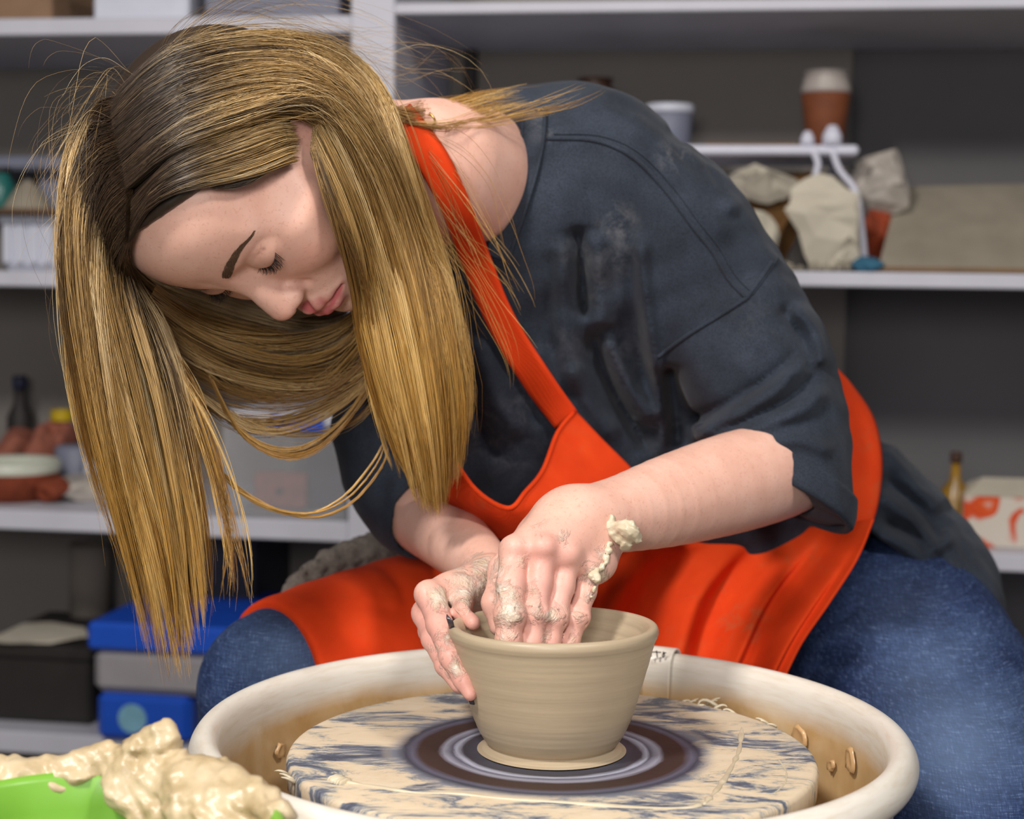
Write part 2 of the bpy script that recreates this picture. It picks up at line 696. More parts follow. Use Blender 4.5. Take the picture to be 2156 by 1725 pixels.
def lump(name, px0, px1, py0, py1, n, z, mat, seed, rough=.25, depth=None, **props):
    """irregular lump filling a pixel box, standing on height z"""
    s0, s1 = BG(px0, 590, n)[0], BG(px1, 590, n)[0]
    h = BG((px0 + px1) / 2, py0, n)[2] - z
    rx, rz = (s1 - s0) / 2, h / 2
    ry = depth or min(rx, .10)
    rg = np.random.default_rng(seed)
    dirs = rg.normal(size=(40, 3))
    dirs /= np.linalg.norm(dirs, axis=1, keepdims=True)
    amp = rg.uniform(-1, .8, 40) * rough
    ex = rg.uniform(4, 26, 40)
    a, b = np.meshgrid(np.linspace(0, 2 * np.pi, 36, endpoint=False), np.linspace(.02, np.pi - .02, 24))
    d = np.stack([np.cos(a) * np.sin(b), np.sin(a) * np.sin(b), np.cos(b)], -1)
    r = np.maximum(.35, 1 + sum(am * np.maximum(0, d @ di) ** e_ for am, di, e_ in zip(amp, dirs, ex)))
    p = d * r[..., None]
    p[..., 0] *= rx
    p[..., 1] *= ry
    p[..., 2] = np.maximum(-rz, p[..., 2] * rz * 1.05) + rz
    vv = p.reshape(-1, 3)
    ii = np.arange(24 * 36).reshape(24, 36)
    jj = np.roll(ii, -1, 1)
    ff = [tuple(q) for kk in range(23) for q in np.stack([ii[kk], ii[kk + 1], jj[kk + 1], jj[kk]], -1)]
    ff += [tuple(ii[0][::1]), tuple(ii[-1][::-1])]
    return bg_obj(name, (vv, ff), mat, (s0 + s1) / 2, n, z, smooth=True, **props)


def crumple(name, px0, px1, py0, py1, n, z, mat, seed, npts=16, depth=.06, **props):
    """angular wad or wrap: hull of random points filling a pixel box, standing on height z"""
    import bmesh
    s0, s1 = BG(px0, 590, n)[0], BG(px1, 590, n)[0]
    h = BG((px0 + px1) / 2, py0, n)[2] - z
    rg = np.random.default_rng(seed)
    P = rg.normal(size=(npts, 3))
    P /= np.linalg.norm(P, axis=1, keepdims=True)
    P *= rg.uniform(.75, 1.0, npts)[:, None]
    P = (P - P.min(0)) / (P.max(0) - P.min(0))
    bm = bmesh.new()
    for p in P:
        bm.verts.new(((p[0] - .5) * (s1 - s0), (p[1] - .5) * depth, p[2] * h))
    bmesh.ops.convex_hull(bm, input=bm.verts)
    bmesh.ops.subdivide_edges(bm, edges=bm.edges[:], cuts=2, use_grid_fill=True)
    for v in bm.verts:
        q = np.array(v.co)
        if q[2] > .004:
            v.co += Vector(rg.normal(0, 1, 3) * min(s1 - s0, h) * .030)
            v.co.z = max(v.co.z, .001)
    bmesh.ops.recalc_face_normals(bm, faces=bm.faces[:])
    me = bpy.data.meshes.new(name)
    bm.to_mesh(me)
    bm.free()
    me.materials.append(mat)
    o = bpy.data.objects.new(name, me)
    o.location = bgw((s0 + s1) / 2, n, z)
    o.rotation_euler = (0, 0, YAW)
    return put(o, None, **props)


def box_bg(name, px0, px1, py0, n, z, depth, mat, bev=.004, lid=None, parent=None, **props):
    s0, s1 = BG(px0, 590, n)[0], BG(px1, 590, n)[0]
    h = BG((px0 + px1) / 2, py0, n)[2] - z
    if lid is None:
        return bg_obj(name, box_vf(-(s1 - s0) / 2, (s1 - s0) / 2, 0, depth, 0, h, bev), mat, (s0 + s1) / 2, n, z, **props)
    lh, lm = lid
    r = bg_root(name, (s0 + s1) / 2, n, z, **props)
    w = (s1 - s0) / 2
    bg_obj('body', box_vf(-w * .95, w * .95, .006, depth - .006, 0, h - lh, bev), mat, parent=r)
    bg_obj('lid', box_vf(-w, w, 0, depth, h - lh, h, .006), lm, parent=r)
    return r


# upper left shelf
box_bg('cardboard_box', -60, 112, -60, .05, ZL0, .25, m_card, label='tan cardboard box at the far end of the top shelf', category='box')
box_bg('storage_bin', 190, 400, -70, .03, ZL0, .28, m_tub, lid=(.02, m_bluegrey), label='pale plastic bin with grey lid beside the cardboard box', category='bin')
box_bg('storage_bin', 420, 716, -80, .03, ZL0, .28, m_bluegrey, lid=(.02, m_blue), label='blue-grey plastic bin on the top shelf above her hair', category='bin')

# middle left shelf: a tub, a plank riser with a clay cone and jar
sT = BG(62, 590, .08)[0]
tub = bg_root('ribbed_tub', sT, .16, ZL1, label='white ribbed plastic tub on the middle shelf', category='tub')
wT = pxw(0, 128, .08) / 2
hT = BG(60, 452, .08)[2] - ZL1
bg_obj('body', box_vf(-wT * .95, wT * .95, -.08, .08, 0, hT - .012, .01), m_tub, parent=tub)
bg_obj('rim', box_vf(-wT, wT, -.085, .085, hT - .014, hT, .004), m_tub, parent=tub)
for q in (-.7, -.25, .2, .65):
    bg_obj('rib', box_vf(wT * q - .006, wT * q + .006, -.087, -.08, .012, hT - .016, .002), m_tub, parent=tub)
zpl = ZL1 + hT
bg_obj('wooden_plank', box_vf(-.16, .085, -.11, .09, 0, .008, .002), plain('plank_wood', srgb(98, 74, 56), .7, .3, .15, 25), sT, .16, zpl,
       label='thin wooden plank laid across the ribbed tub', category='plank')
lathe_bg('clay_cone', [(0, 0), (.042, 0), (.036, .010), (.018, .036), (.006, .048), (0, .05)], 60, .16, zpl + .008, m_slab,
         label='small grey clay cone standing on the wooden plank', category='clay cone')
lathe_bg('glass_jar', [(0, 0), (.02, 0), (.022, .004), (.022, .045), (.016, .052), (.016, .06), (0, .06)], 2, .16, zpl + .008, m_teal,
         parts=(('lid', lid_prof(.017, .06, .008), m_black),), label='teal glass jar with black lid beside the clay cone', category='jar')
bg_obj('plastic_tray', box_vf(-.26, .10, -.12, .1, 0, .022, .006), m_bluegrey, BG(90, 590, .3)[0], .30, BG(60, 368, .3)[2],
       label='flat blue-grey tray on the rack behind the clay cone', category='tray')
bg_obj('tray_riser', box_vf(-.02, .02, -.08, .08, 0, BG(60, 368, .3)[2] - ZL1, .003), m_bluegrey, BG(150, 590, .3)[0], .30, ZL1,
       label='grey block holding up the flat tray', category='riser')

# lower left shelf
lathe_bg('terracotta_dish', [(0, 0), (.06, 0), (.072, .035), (.074, .058), (.070, .060), (.066, .056), (.05, .012), (0, .010)], 22, .12, ZL2, m_terra,
         parts=(('glaze', [(.0735, .044), (.0755, .058), (.071, .0625), (.066, .058), (.052, .016), (0, .0125)], m_cream),),
         label='terracotta dish with cream glazed inside on the lower shelf', category='dish')
lump('clay_figure', -30, 92, 905, 1010, .27, ZL2, m_terra_pale, 3, .5, .07, label='pale red clay figure behind the terracotta dish', category='figure')
lump('clay_figure', 70, 150, 885, 1040, .28, ZL2, m_terra_pale, 11, .5, .05, label='slim pale red clay figure under the yellow tape roll', category='figure')
lump('clay_lump', 82, 148, 1008, 1060, .10, ZL2, m_terra, 5, .4, .04, label='small dark red clay lump beside the terracotta dish', category='clay lump')
crumple('plastic_bag', 100, 262, 1000, 1100, .14, ZL2, m_bag, 8, 18, .12, label='crumpled cloudy plastic bag next to the red clay lump', category='bag')
zy = BG(130, 902, .28)[2]
bg_obj('tape_roll', lathe_vf([(.010, 0), (.018, 0), (.018, .018), (.010, .018)], 32, close=True), m_yellow, BG(128, 590, .28)[0], .28, ZL2 + BG(110, 885, .28)[2] - ZL2,
       smooth=False, label='yellow roll of tape on top of the slim clay figure', category='tape roll')
lathe_bg('dark_bottle', [(0, 0), (.022, 0), (.022, .11), (.010, .135), (.010, .16), (0, .16)], 40, .33, ZL2, m_black,
         parts=(('cap', lid_prof(.012, .16, .02), plain('navy_cap', srgb(28, 32, 60), .5)),), label='tall black bottle with navy cap behind the clay figures', category='bottle')
lathe_bg('grey_jar', [(0, 0), (.03, 0), (.034, .01), (.034, .07), (.028, .075), (0, .075)], 158, .24, ZL2, m_bluegrey,
         label='squat blue-grey jar behind the plastic bag', category='jar')
lathe_bg('pink_cap', [(0, 0), (.012, 0), (.012, .014), (.009, .018), (0, .018)], 215, .22, ZL2 + .062, m_pink,
         label='small pink bottle cap perched on a white block', category='cap')
bg_obj('white_block', box_vf(-.03, .03, -.03, .03, 0, .062, .004), m_tub, BG(226, 590, .22)[0], .22, ZL2, label='white block under the small pink cap', category='block')
# clear storage box with tile and blue label
s0, s1 = BG(470, 590, .02)[0], BG(733, 590, .02)[0]
wB, hB = (s1 - s0) / 2, BG(600, 868, .02)[2] - ZL2
cb = bg_root('clear_storage_box', (s0 + s1) / 2, .02, ZL2, label='clear plastic storage box with a blue label on the lower shelf', category='box')
for nm, bx in (('front_panel', (-wB, wB, 0, .004, .002, hB - .02)), ('side_panel', (-wB, -wB + .004, .004, .30, .002, hB - .02)),
               ('side_panel', (wB - .004, wB, .004, .30, .002, hB - .02)), ('back_panel', (-wB, wB, .296, .30, .002, hB - .02))):
    bg_obj(nm, box_vf(*bx), m_clear, parent=cb)
bg_obj('base', box_vf(-wB, wB, 0, .30, 0, .002), m_clear, parent=cb)
bg_obj('lid', box_vf(-wB - .004, wB + .004, -.004, .304, hB - .022, hB, .006), m_tub, parent=cb)
bg_obj('label_sticker', box_vf(-.02, .06, -.006, -.0045, hB - .026, hB - .004), m_blue, parent=cb)
sq = BG(590, 590, .10)[0]
wq, hq = pxw(535, 645, .1) / 2, BG(590, 1000, .10)[2] - ZL2
tl = bg_root('pierced_tile', sq, .10, ZL2 + .003, label='pinkish clay tile with a round hole inside the clear box', category='tile')
bg_obj('body', box_vf(-wq, wq, 0, .02, 0, hq, .003), m_terra_pale, parent=tl)
o = bg_obj('hole', lathe_vf([(0, -.001), (.006, -.001), (.006, .001), (0, .001)], 20), m_black, 0, -.0008, hq * .48, parent=tl)  # black disc stands in for the shaded depth of the hole
o.rotation_euler = (math.pi / 2, 0, 0)
bg_obj('dark_box', box_vf(-.035, .035, 0, .1, 0, .10, .004), plain('slate_plastic', srgb(60, 66, 82), .5), BG(690, 590, .12)[0], .13, ZL2 + .003,
       label='slate grey box beside the tile inside the clear box', category='box')

# floor level, left
sC0, sC1 = BG(-60, 590, .05)[0], BG(188, 590, .05)[0]
hC = BG(100, 1362, .05)[2] - ZL3
cr_ = bg_root('black_crate', (sC0 + sC1) / 2, .05, ZL3, label='black plastic crate on the bottom shelf', category='crate')
wC = (sC1 - sC0) / 2
bg_obj('body', box_vf(-wC * .97, wC * .97, .004, .26, 0, hC - .02, .006), m_black, parent=cr_)
bg_obj('rim', box_vf(-wC, wC, 0, .264, hC - .022, hC, .005), m_black, parent=cr_)
crumple('crumpled_cloth', 6, 184, 1328, 1370, .12, ZL3 + hC, m_paper, 21, 20, .16, label='crumpled pale cloth lying on the black crate', category='cloth')
lathe_bg('fireclay_cylinder', [(0, 0), (.034, 0), (.034, .15), (.026, .15), (.026, .01), (0, .01)], 186, .30, BG(186, 1332, .3)[2], m_greycyl,
         label='grey fireclay cylinder standing behind the crate', category='cylinder')
bg_obj('wooden_riser', box_vf(-.06, .06, -.06, .06, 0, BG(186, 1332, .3)[2] - ZL3 - .0, .003), m_black, BG(186, 590, .3)[0], .32, ZL3,
       label='dark riser under the fireclay cylinder', category='riser')
# the lower blue bin and the box with the blue lid above it
b0, b1 = BG(192, 590, -.02)[0], BG(345, 590, -.02)[0]
wb, zb0 = (b1 - b0) / 2, ZL3
hb = BG(260, 1462, -.02)[2] - zb0
bb = bg_root('blue_bin', (b0 + b1) / 2, -.02, zb0, label='blue plastic bin with a pale round sticker, underneath the lidded box', category='bin')
bg_obj('body', box_vf(-wb * .94, wb * 1.7, 0, .25, 0, hb, .01), m_blue, parent=bb)
o = bg_obj('sticker', lathe_vf([(0, 0), (.022, 0), (.022, .001), (0, .001)], 28), plain('pale_blue_sticker', srgb(120, 168, 190), .5), wb * .1, -.0005, hb * .5, parent=bb)
o.rotation_euler = (math.pi / 2, 0, 0)
box_bg('lidded_box', 178, 500, 1318, -.03, ZL3 + hb, .30, plain('grey_box_plastic', srgb(150, 146, 150), .5, .4, .05), .012, lid=(.042, m_blue),
       label='grey plastic box with a bright blue lid behind her hair tips', category='box')
bg_obj('dark_box', box_vf(-.09, .09, 0, .2, 0, .16, .006), plain('charcoal_plastic', srgb(52, 52, 62), .6), BG(430, 590, .22)[0], .20, BG(430, 1330, .2)[2],
       label='charcoal box standing behind the blue lid', category='box')
bg_obj('box_riser', box_vf(-.09, .09, 0, .14, 0, BG(430, 1330, .2)[2] - ZL3, .003), m_black, BG(430, 590, .3)[0], .26, ZL3, label='dark block below the charcoal box', category='riser')

# right bay, upper level
zrk = BG(1640, 314, .18)[2]
sK0, sK1 = BG(1420, 590, .10)[0], BG(1800, 590, .10)[0]
rack = bg_root('wire_rack', sK1, .10, ZR1, label='white wire shelf rack with one bent leg on the right shelf', category='rack')
lk = sK1 - sK0
hk = zrk - ZR1
bg_obj('rack_shelf', box_vf(-lk * 2.2, 0, 0, .26, hk - .014, hk, .004), m_wire, parent=rack)
lp = [BG(1752, 318, .10), BG(1768, 360, .10), BG(1800, 402, .10), BG(1812, 470, .10), BG(1822, 572, .10)]
pts = [(q[0] - sK1, -.006, q[2] - ZR1) for q in lp]
pts[-1] = (pts[-1][0], pts[-1][1], .004)
bg_obj('leg', tube_vf(smooth_poly(pts, 16), .005, 8), m_wire, parent=rack, smooth=True)
lp = [BG(1712, 318, .10), BG(1722, 345, .10), BG(1716, 372, .10)]
bg_obj('hook', tube_vf(smooth_poly([(q[0] - sK1, -.004, q[2] - ZR1) for q in lp], 8), .005, 8), m_wire, parent=rack, smooth=True)
for qx, qr in ((1700, .010), (1752, .014)):
    q = BG(qx, 302, .10)
    bg_obj('clip', lathe_vf([(0, 0), (qr, 0), (qr, qr), (qr * .5, qr * 2), (0, qr * 2.1)], 16), m_wire, q[0] - sK1, .01, hk, parent=rack, smooth=True)
for nn_ in (.25,):
    bg_obj('leg', tube_vf([(-.03, nn_, .0), (-.03, nn_, hk - .01)], .005, 8), m_wire, parent=rack, smooth=True)
    bg_obj('leg', tube_vf([(-lk * 1.9, nn_, .0), (-lk * 1.9, nn_, hk - .01)], .005, 8), m_wire, parent=rack, smooth=True)
    bg_obj('leg', tube_vf([(-lk * 1.9, .01, .0), (-lk * 1.9, .01, hk - .01)], .005, 8), m_wire, parent=rack, smooth=True)
rc = pxw(1676, 1780, .2) / 2
hcup = BG(1728, 196, .2)[2] - zrk
lathe_bg('brown_cup', cup_prof(rc * .72, rc, hcup), 1728, .20, zrk, m_brown,
         parts=(('lid', [(0, hcup - .001), (rc * 1.0, hcup - .001), (rc * 1.02, hcup + .006), (rc * .95, hcup + .012), (rc * .9, hcup + .028), (rc * .96, hcup + .031), (0, hcup + .033)], m_lid),),
         label='brown takeaway cup with pale lid on the wire rack', category='cup')
rt = pxw(1352, 1452, .2) / 2
lathe_bg('lidded_tub', cup_prof(rt * .9, rt * .96, .055), 1402, .20, zrk, m_bluegrey, parts=(('lid', lid_prof(rt, .055, .012), m_tub),),
         label='squat grey tub with white lid, just above her shoulder', category='tub')
lathe_bg('dark_vase', [(0, 0), (.022, 0), (.032, .03), (.032, .085), (.024, .10), (.028, .108), (0, .106)], 1246, .22, zrk, m_darkbrown,
         label='dark brown glazed vase peeking over her back', category='vase')
bg_obj('wooden_ruler', box_vf(-.07, .07, 0, .03, 0, .006, .002), plain('ruler_wood', srgb(120, 88, 58), .7), BG(1580, 590, .16)[0], .14, zrk,
       label='flat wooden strip lying on the wire rack', category='strip')
bg_obj('dark_pole', box_vf(-.010, .010, -.01, .01, 0, BG(985, 96, .38)[2] - ZR1, .002), m_black, BG(985, 590, .38)[0], .385, ZR1,
       label='black pole standing against the back panel', category='pole')

# right bay, middle level
crumple('wrapped_clay', 1510, 1712, 356, 590, .17, ZR1, m_clayb, 31, 14, .14, label='brown clay block half wrapped in paper under the rack', category='clay block')
crumple('crumpled_paper', 1648, 1806, 362, 590, .06, ZR1, m_paper, 37, 9, .06, label='folded cream paper hanging beside the bent rack leg', category='paper')
crumple('crumpled_paper', 1545, 1640, 434, 590, .04, ZR1, m_paper, 41, 9, .05, label='small cream paper wad next to the sleeve', category='paper')
crumple('crumpled_paper', 1524, 1690, 345, 430, .10, BG(1600, 430, .1)[2], m_paper, 43, 11, .07, label='cream paper draped over the brown clay block', category='paper')
crumple('plastic_bag', 1785, 1912, 312, 470, .20, BG(1850, 470, .2)[2], m_bag, 47, 22, .10, label='puffed plastic bag tied above the orange clay', category='bag')
crumple('orange_clay', 1796, 1872, 440, 585, .20, ZR1, m_orange_clay, 53, 14, .07, label='orange clay lump leaning behind the clay slab', category='clay lump')
q0, q1 = BG(1848, 585, .06), BG(2230, 585, .06)
t0, t1 = BG(1895, 392, .26), BG(2230, 385, .26)
sv = []
for (s_, n_, z_) in ((q0[0], .05, ZR1 + .008), (q1[0], .05, ZR1 + .008), (t1[0], .27, t1[2]), (t0[0], .27, t0[2])):
    sv.append((s_, n_, z_))
sv = np.array(sv)
c0 = sv.mean(0)
th = np.array([0, .018, -.006])
vv = np.vstack([sv - c0 - th * 0, sv - c0 + th])
ff = [(0, 1, 2, 3), (7, 6, 5, 4), (0, 4, 5, 1), (1, 5, 6, 2), (2, 6, 7, 3), (3, 7, 4, 0)]
bg_obj('clay_slab', (vv, ff), m_slab, c0[0], c0[1], c0[2], label='wide grey clay slab leaning on the right shelf', category='slab')
bg_obj('slab_board', box_vf(-.16, .16, -.02, .10, 0, .008, .002), plain('slab_board_wood', srgb(120, 96, 70), .8), BG(2080, 590, .05)[0], .03, ZR1,
       label='thin wooden board under the leaning clay slab', category='board')
lump('blue_sponge', 1792, 1862, 541, 576, .015, ZR1, m_sponge, 59, .2, .02, label='small blue sponge at the shelf edge', category='sponge')
rg = np.random.default_rng(5)
for i_ in range(9):
    pxx = 1655 + i_ * 16 + rg.uniform(-4, 4)
    lump('clay_crumb', pxx - 9, pxx + 9, 562 - rg.uniform(0, 14), 576, .012 + rg.uniform(0, .03), ZR1, m_slab, 60 + i_, .4, .008,
         label='small dry clay crumb along the shelf edge near the blue sponge', category='crumb', group='clay crumbs on the right shelf')

# right bay, lower level: printed carton and amber bottle
kx = NT('printed_carton', .6, .3)
vco = kx.coord('Object', (1, 1, 1))
nz = kx.noise(vco, 26, 1.5, .4, .6)
kx.color(kx.ramp(nz, [(.50, srgb(205, 196, 184)), (.56, srgb(205, 70, 24)), (.68, srgb(214, 84, 30)), (.72, srgb(205, 196, 184))]))
s0, s1 = BG(2046, 590, .05)[0], BG(2240, 590, .05)[0]
hx = BG(2100, 1046, .05)[2] - ZR2
ct = bg_root('printed_carton', (s0 + s1) / 2, .05, ZR2, label='white carton printed with orange shapes on the lower right shelf', category='carton')
bg_obj('body', box_vf(-(s1 - s0) / 2, (s1 - s0) / 2, 0, .12, 0, hx, .002), kx.m, parent=ct)
bg_obj('top_fold', ([(-(s1 - s0) / 2, 0, hx), ((s1 - s0) / 2, 0, hx), ((s1 - s0) / 2, .12, hx), (-(s1 - s0) / 2, .12, hx), (-.03, .06, hx + .02), (.06, .06, hx + .02)],
                    [(0, 1, 5, 4), (2, 3, 4, 5), (0, 4, 3), (1, 2, 5)]), m_paper, parent=ct)
lathe_bg('amber_bottle', [(0, 0), (.020, 0), (.023, .01), (.023, .055), (.008, .075), (.006, .10), (0, .10)], 2026, .10, ZR2 + .014, plain('amber_glass', srgb(140, 104, 30), .3, .5, .3, 40),
         parts=(('cap', lid_prof(.008, .10, .014), m_darkbrown),), label='amber bottle with thin neck beside the printed carton', category='bottle')
bg_obj('cream_block', box_vf(-.035, .035, -.03, .03, 0, .014, .002), m_paper, BG(2030, 590, .1)[0], .10, ZR2, label='flat cream block under the amber bottle', category='block')
# ------------------------------------------------------------------ pottery wheel, bat, pot, bucket
XW, YW, ZB = 0.030, 1.135, 0.601            # wheel centre and height of the bat's top

k = NT('pan_plastic', .32, .5)
vco = k.coord()
sep = k.n('ShaderNodeSeparateXYZ')
k.l(vco, sep.inputs[0])
yp = k.math('DIVIDE', sep.outputs[1], 1.03)
rad2 = k.math('SQRT', k.math('ADD', k.math('MULTIPLY', sep.outputs[0], sep.outputs[0]), k.math('MULTIPLY', yp, yp)))
nz = k.noise(vco, 9, 5, .55)
level = k.math('ADD', sep.outputs[2], k.math('MULTIPLY', k.math('SUBTRACT', nz, .5), .030))
stain = k.ramp(level, [(0.0, (1, 1, 1)), (1.0, (0, 0, 0))])
st = k.n('ShaderNodeMapRange')
st.inputs['From Min'].default_value = -.014
st.inputs['From Max'].default_value = .002
st.inputs['To Min'].default_value = 1
st.inputs['To Max'].default_value = 0
k.l(level, st.inputs['Value'])
inside = k.math('LESS_THAN', rad2, .2235)
fac = k.math('MULTIPLY', st.outputs[0], inside)
ochre = k.ramp(k.noise(vco, 22, 5, .6, .4), [(.3, srgb(186, 146, 96)), (.55, srgb(204, 170, 124)), (.8, srgb(214, 190, 156))])
streak = k.ramp(k.noise(k.coord('Object', (6, 6, 60)), 5, 4, .6), [(.45, srgb(228, 222, 212)), (.8, srgb(212, 200, 182))])
k.color(k.mix(fac, streak, ochre))
m_pan = k.m

k = NT('bat_surface', .5, .4)
vco = k.coord()
sep = k.n('ShaderNodeSeparateXYZ')
k.l(vco, sep.inputs[0])
rr = k.math('SQRT', k.math('ADD', k.math('MULTIPLY', sep.outputs[0], sep.outputs[0]), k.math('MULTIPLY', sep.outputs[1], sep.outputs[1])))
ang = k.math('ARCTAN2', sep.outputs[1], sep.outputs[0])
cmb = k.n('ShaderNodeCombineXYZ')
k.l(k.math('MULTIPLY', ang, .35), cmb.inputs[0])
k.l(k.math('MULTIPLY', rr, 30), cmb.inputs[1])
sm = k.noise(cmb.outputs[0], 4.6, 6, .62, .5)
# slip streaks of the outer zone run crosswise in object space
sm2 = k.noise(k.coord('Object', (1.0, 2.4, 1.0), (0, 0, .12)), 13, 8, .74, .6)
cream, dark = srgb(216, 196, 168), srgb(78, 82, 96)
outer = k.ramp(sm2, [(.39, dark), (.45, srgb(112, 118, 132)), (.49, srgb(182, 175, 162)), (.53, cream), (.66, srgb(222, 206, 182)), (.8, srgb(198, 178, 150))])
# thrown rings of the middle: radius -> colour
rn = k.math('ADD', rr, k.math('MULTIPLY', k.math('SUBTRACT', sm, .5), .006))
rings = k.ramp(k.math('DIVIDE', rn, .178), [(.20, srgb(150, 138, 120)), (.29, srgb(70, 70, 82)), (.335, srgb(60, 58, 66)), (.36, srgb(170, 172, 190)), (.375, srgb(88, 88, 104)),
                                           (.405, srgb(150, 150, 166)), (.43, srgb(58, 44, 42)), (.50, srgb(62, 46, 42)), (.53, srgb(92, 92, 110)), (.555, srgb(60, 62, 76)),
                                           (.60, srgb(130, 134, 146)), (.64, srgb(206, 192, 170))])
edge = k.n('ShaderNodeMapRange')
edge.inputs['From Min'].default_value = .100
edge.inputs['From Max'].default_value = .114
k.l(k.math('ADD', rr, k.math('MULTIPLY', k.math('SUBTRACT', sm2, .5), .02)), edge.inputs['Value'])
zone = k.mix(edge.outputs[0], rings, outer)
k.color(zone)
k.bump(sm2, .35, .001)
m_bat = k.m

k = NT('wet_clay', .42, .5)
vco = k.coord()
nz = k.noise(k.coord('Object', (4, 4, 90)), 6, 4, .6)
k.color(k.ramp(nz, [(.25, srgb(172, 154, 128)), (.75, srgb(182, 165, 140))]))
k.bump(nz, .15, .0004)
m_clay = k.m
k = NT('slip_clay', .30, .6)
vco = k.coord()
k.color(k.ramp(k.noise(vco, 60, 4), [(.3, srgb(196, 182, 154)), (.7, srgb(212, 200, 176))]))
k.bump(k.noise(vco, 90, 4), .5, .0015)
m_slip = k.m
m_grey_metal = plain('grey_machine_paint', srgb(120, 122, 126), .45, .5, .04)
m_bucket = plain('green_bucket_plastic', srgb(118, 172, 60), .35, .5, .04, 12)
m_ink = plain('black_ink', srgb(30, 28, 34), .6)

wheel = empty('pottery_wheel', (XW, YW, 0), 0, label='pottery wheel with a round cream splash pan and grey stand', category='pottery wheel')
PSY = 1.03


def rel(vf):
    return vf


# splash pan: two halves meeting at a seam left and right of the wheel head
prof = [(.060, -.090), (.195, -.088), (.210, -.080), (.2175, -.060), (.2195, -.02), (.2205, .000), (.2225, .0085), (.2265, .0135), (.2315, .0145),
        (.2365, .0120), (.2405, .0060), (.2415, .0000), (.2395, -.006), (.2345, -.011), (.2295, -.014), (.2265, -.022), (.2250, -.060), (.217, -.086), (.200, -.0935), (.060, -.0935)]
prof = np.array(prof)
prof = np.vstack([smooth_poly(prof, 90)])
prof[:, 1] += .006
seam = math.radians(66)
for nm, a0, a1 in (('pan_half', seam, seam + math.pi), ('pan_half', seam + math.pi, seam + 2 * math.pi)):
    a = np.linspace(a0 + .0015, a1 - .0015, 120)
    v = np.zeros((len(prof), len(a), 3))
    v[..., 0] = prof[:, 0:1] * np.cos(a)
    v[..., 1] = prof[:, 0:1] * np.sin(a) * PSY
    v[..., 2] = prof[:, 1:2]
    o = obj(nm, v.reshape(-1, 3), grid_faces(len(prof), len(a)), m_pan, None)
    o.parent = wheel
    o.location = (0, 0, ZB)
# overlap tab on the far rim, with pencilled mark
a = np.linspace(math.radians(63.2), math.radians(69.2), 14)
tp = prof[(prof[:, 1] > -.075)]
tp = tp[:60]
cen = tp - np.array([.229, 0])
tabp = tp.copy()
nrm = np.gradient(tp, axis=0)
nrm = np.stack([-nrm[:, 1], nrm[:, 0]], 1)
nrm /= np.linalg.norm(nrm, axis=1, keepdims=True)
tabp = tp + nrm * .0022
v = np.zeros((len(tabp), len(a), 3))
v[..., 0] = tabp[:, 0:1] * np.cos(a)
v[..., 1] = tabp[:, 0:1] * np.sin(a) * PSY
v[..., 2] = tabp[:, 1:2]
vv, ff = sheet_vf(v + np.array([XW, YW, ZB]), .002)
o = obj('seam_tab', vv - np.array([XW, YW, ZB]), ff, m_pan, None)
o.parent = wheel
o.location = (0, 0, ZB)
# the handwritten mark on the tab
ink_paths = [[(0, 0), (.012, .001), (.026, .000)], [(.004, .004), (.005, -.010)], [(.016, .004), (.018, -.012)],
             [(.030, .002), (.033, -.008), (.029, -.010), (.030, -.002), (.036, -.001)]]
for q in ink_paths:
    q = np.array(q) * .42
    pth = []
    for (u_, w_) in smooth_poly(q, 10):
        P = W(1366 + u_ * 2400, 1374 - w_ * 2200, YW + .2015)
        pth.append(P - np.array([XW, YW, ZB]))
    v, f = tube_vf(pth, .0005, 5)
    o = obj('ink_mark', v, f, m_ink, None)
    o.parent = wheel
    o.location = (0, 0, ZB)
# wheel head, shaft, cabinet and legs under the pan
for nm, vf in (('wheel_head', lathe_vf([(0, -.044), (.165, -.044), (.168, -.040), (.168, -.023), (.165, -.0205), (0, -.0205)], 72)),
               ('shaft', lathe_vf([(0, -.22), (.022, -.22), (.022, -.044), (0, -.044)], 32))):
    o = obj(nm, vf[0], vf[1], m_grey_metal, None)
    o.parent = wheel
    o.location = (0, 0, ZB)
v, f = box_vf(-.16, .18, -.16, .18, .30, .50, .02)
o = obj('cabinet', v, f, m_grey_metal, None, smooth=False)
o.parent = wheel
for sx in (-1, 1):
    for sy in (-1, 1):
        v, f = tube_vf([(sx * .14, sy * .14, .0), (sx * .14, sy * .14, .31)], .018, 16)
        o = obj('leg', v, f, m_grey_metal, None)
        o.parent = wheel

# bat
bat = empty('throwing_bat', (XW, YW, ZB), 0, label='round dark bat smeared with cream slip, lying on the wheel head', category='bat')
bp = [(0, -.0205), (.174, -.0205), (.1775, -.0185), (.178, -.004), (.1765, -.0008), (.174, 0), (.13, 0), (.08, 0), (.04, 0), (0, 0)]
v, f = lathe_vf(bp, 120)
o = obj('disc', v, f, m_bat, None)
o.parent = bat


def on_bat(px, py, dz=0.0):
    """pixel -> point on the bat's top plane, relative to its centre"""
    D = W(px, py, 1.0) - CAM
    t = (ZB + dz - CAM[2]) / D[2]
    return CAM + D * t - np.array([XW, YW, ZB])


def ridge(name, pix, r, mat, parent, wob=.3, seed=1, n=70, flat=.55):
    rg = np.random.default_rng(seed)
    pts = smooth_poly([on_bat(*p) for p in pix], n)
    rad = r * (1 + wob * np.interp(np.arange(n), np.arange(0, n + 3, 3), rg.uniform(-1, 1, len(np.arange(0, n + 3, 3)))))
    rad[0] *= .3
    rad[-1] *= .3
    v, f = tube_vf(pts, rad, 8)
    v[:, 2] *= flat
    o = obj(name, v, f, mat, None)
    o.parent = parent
    return o


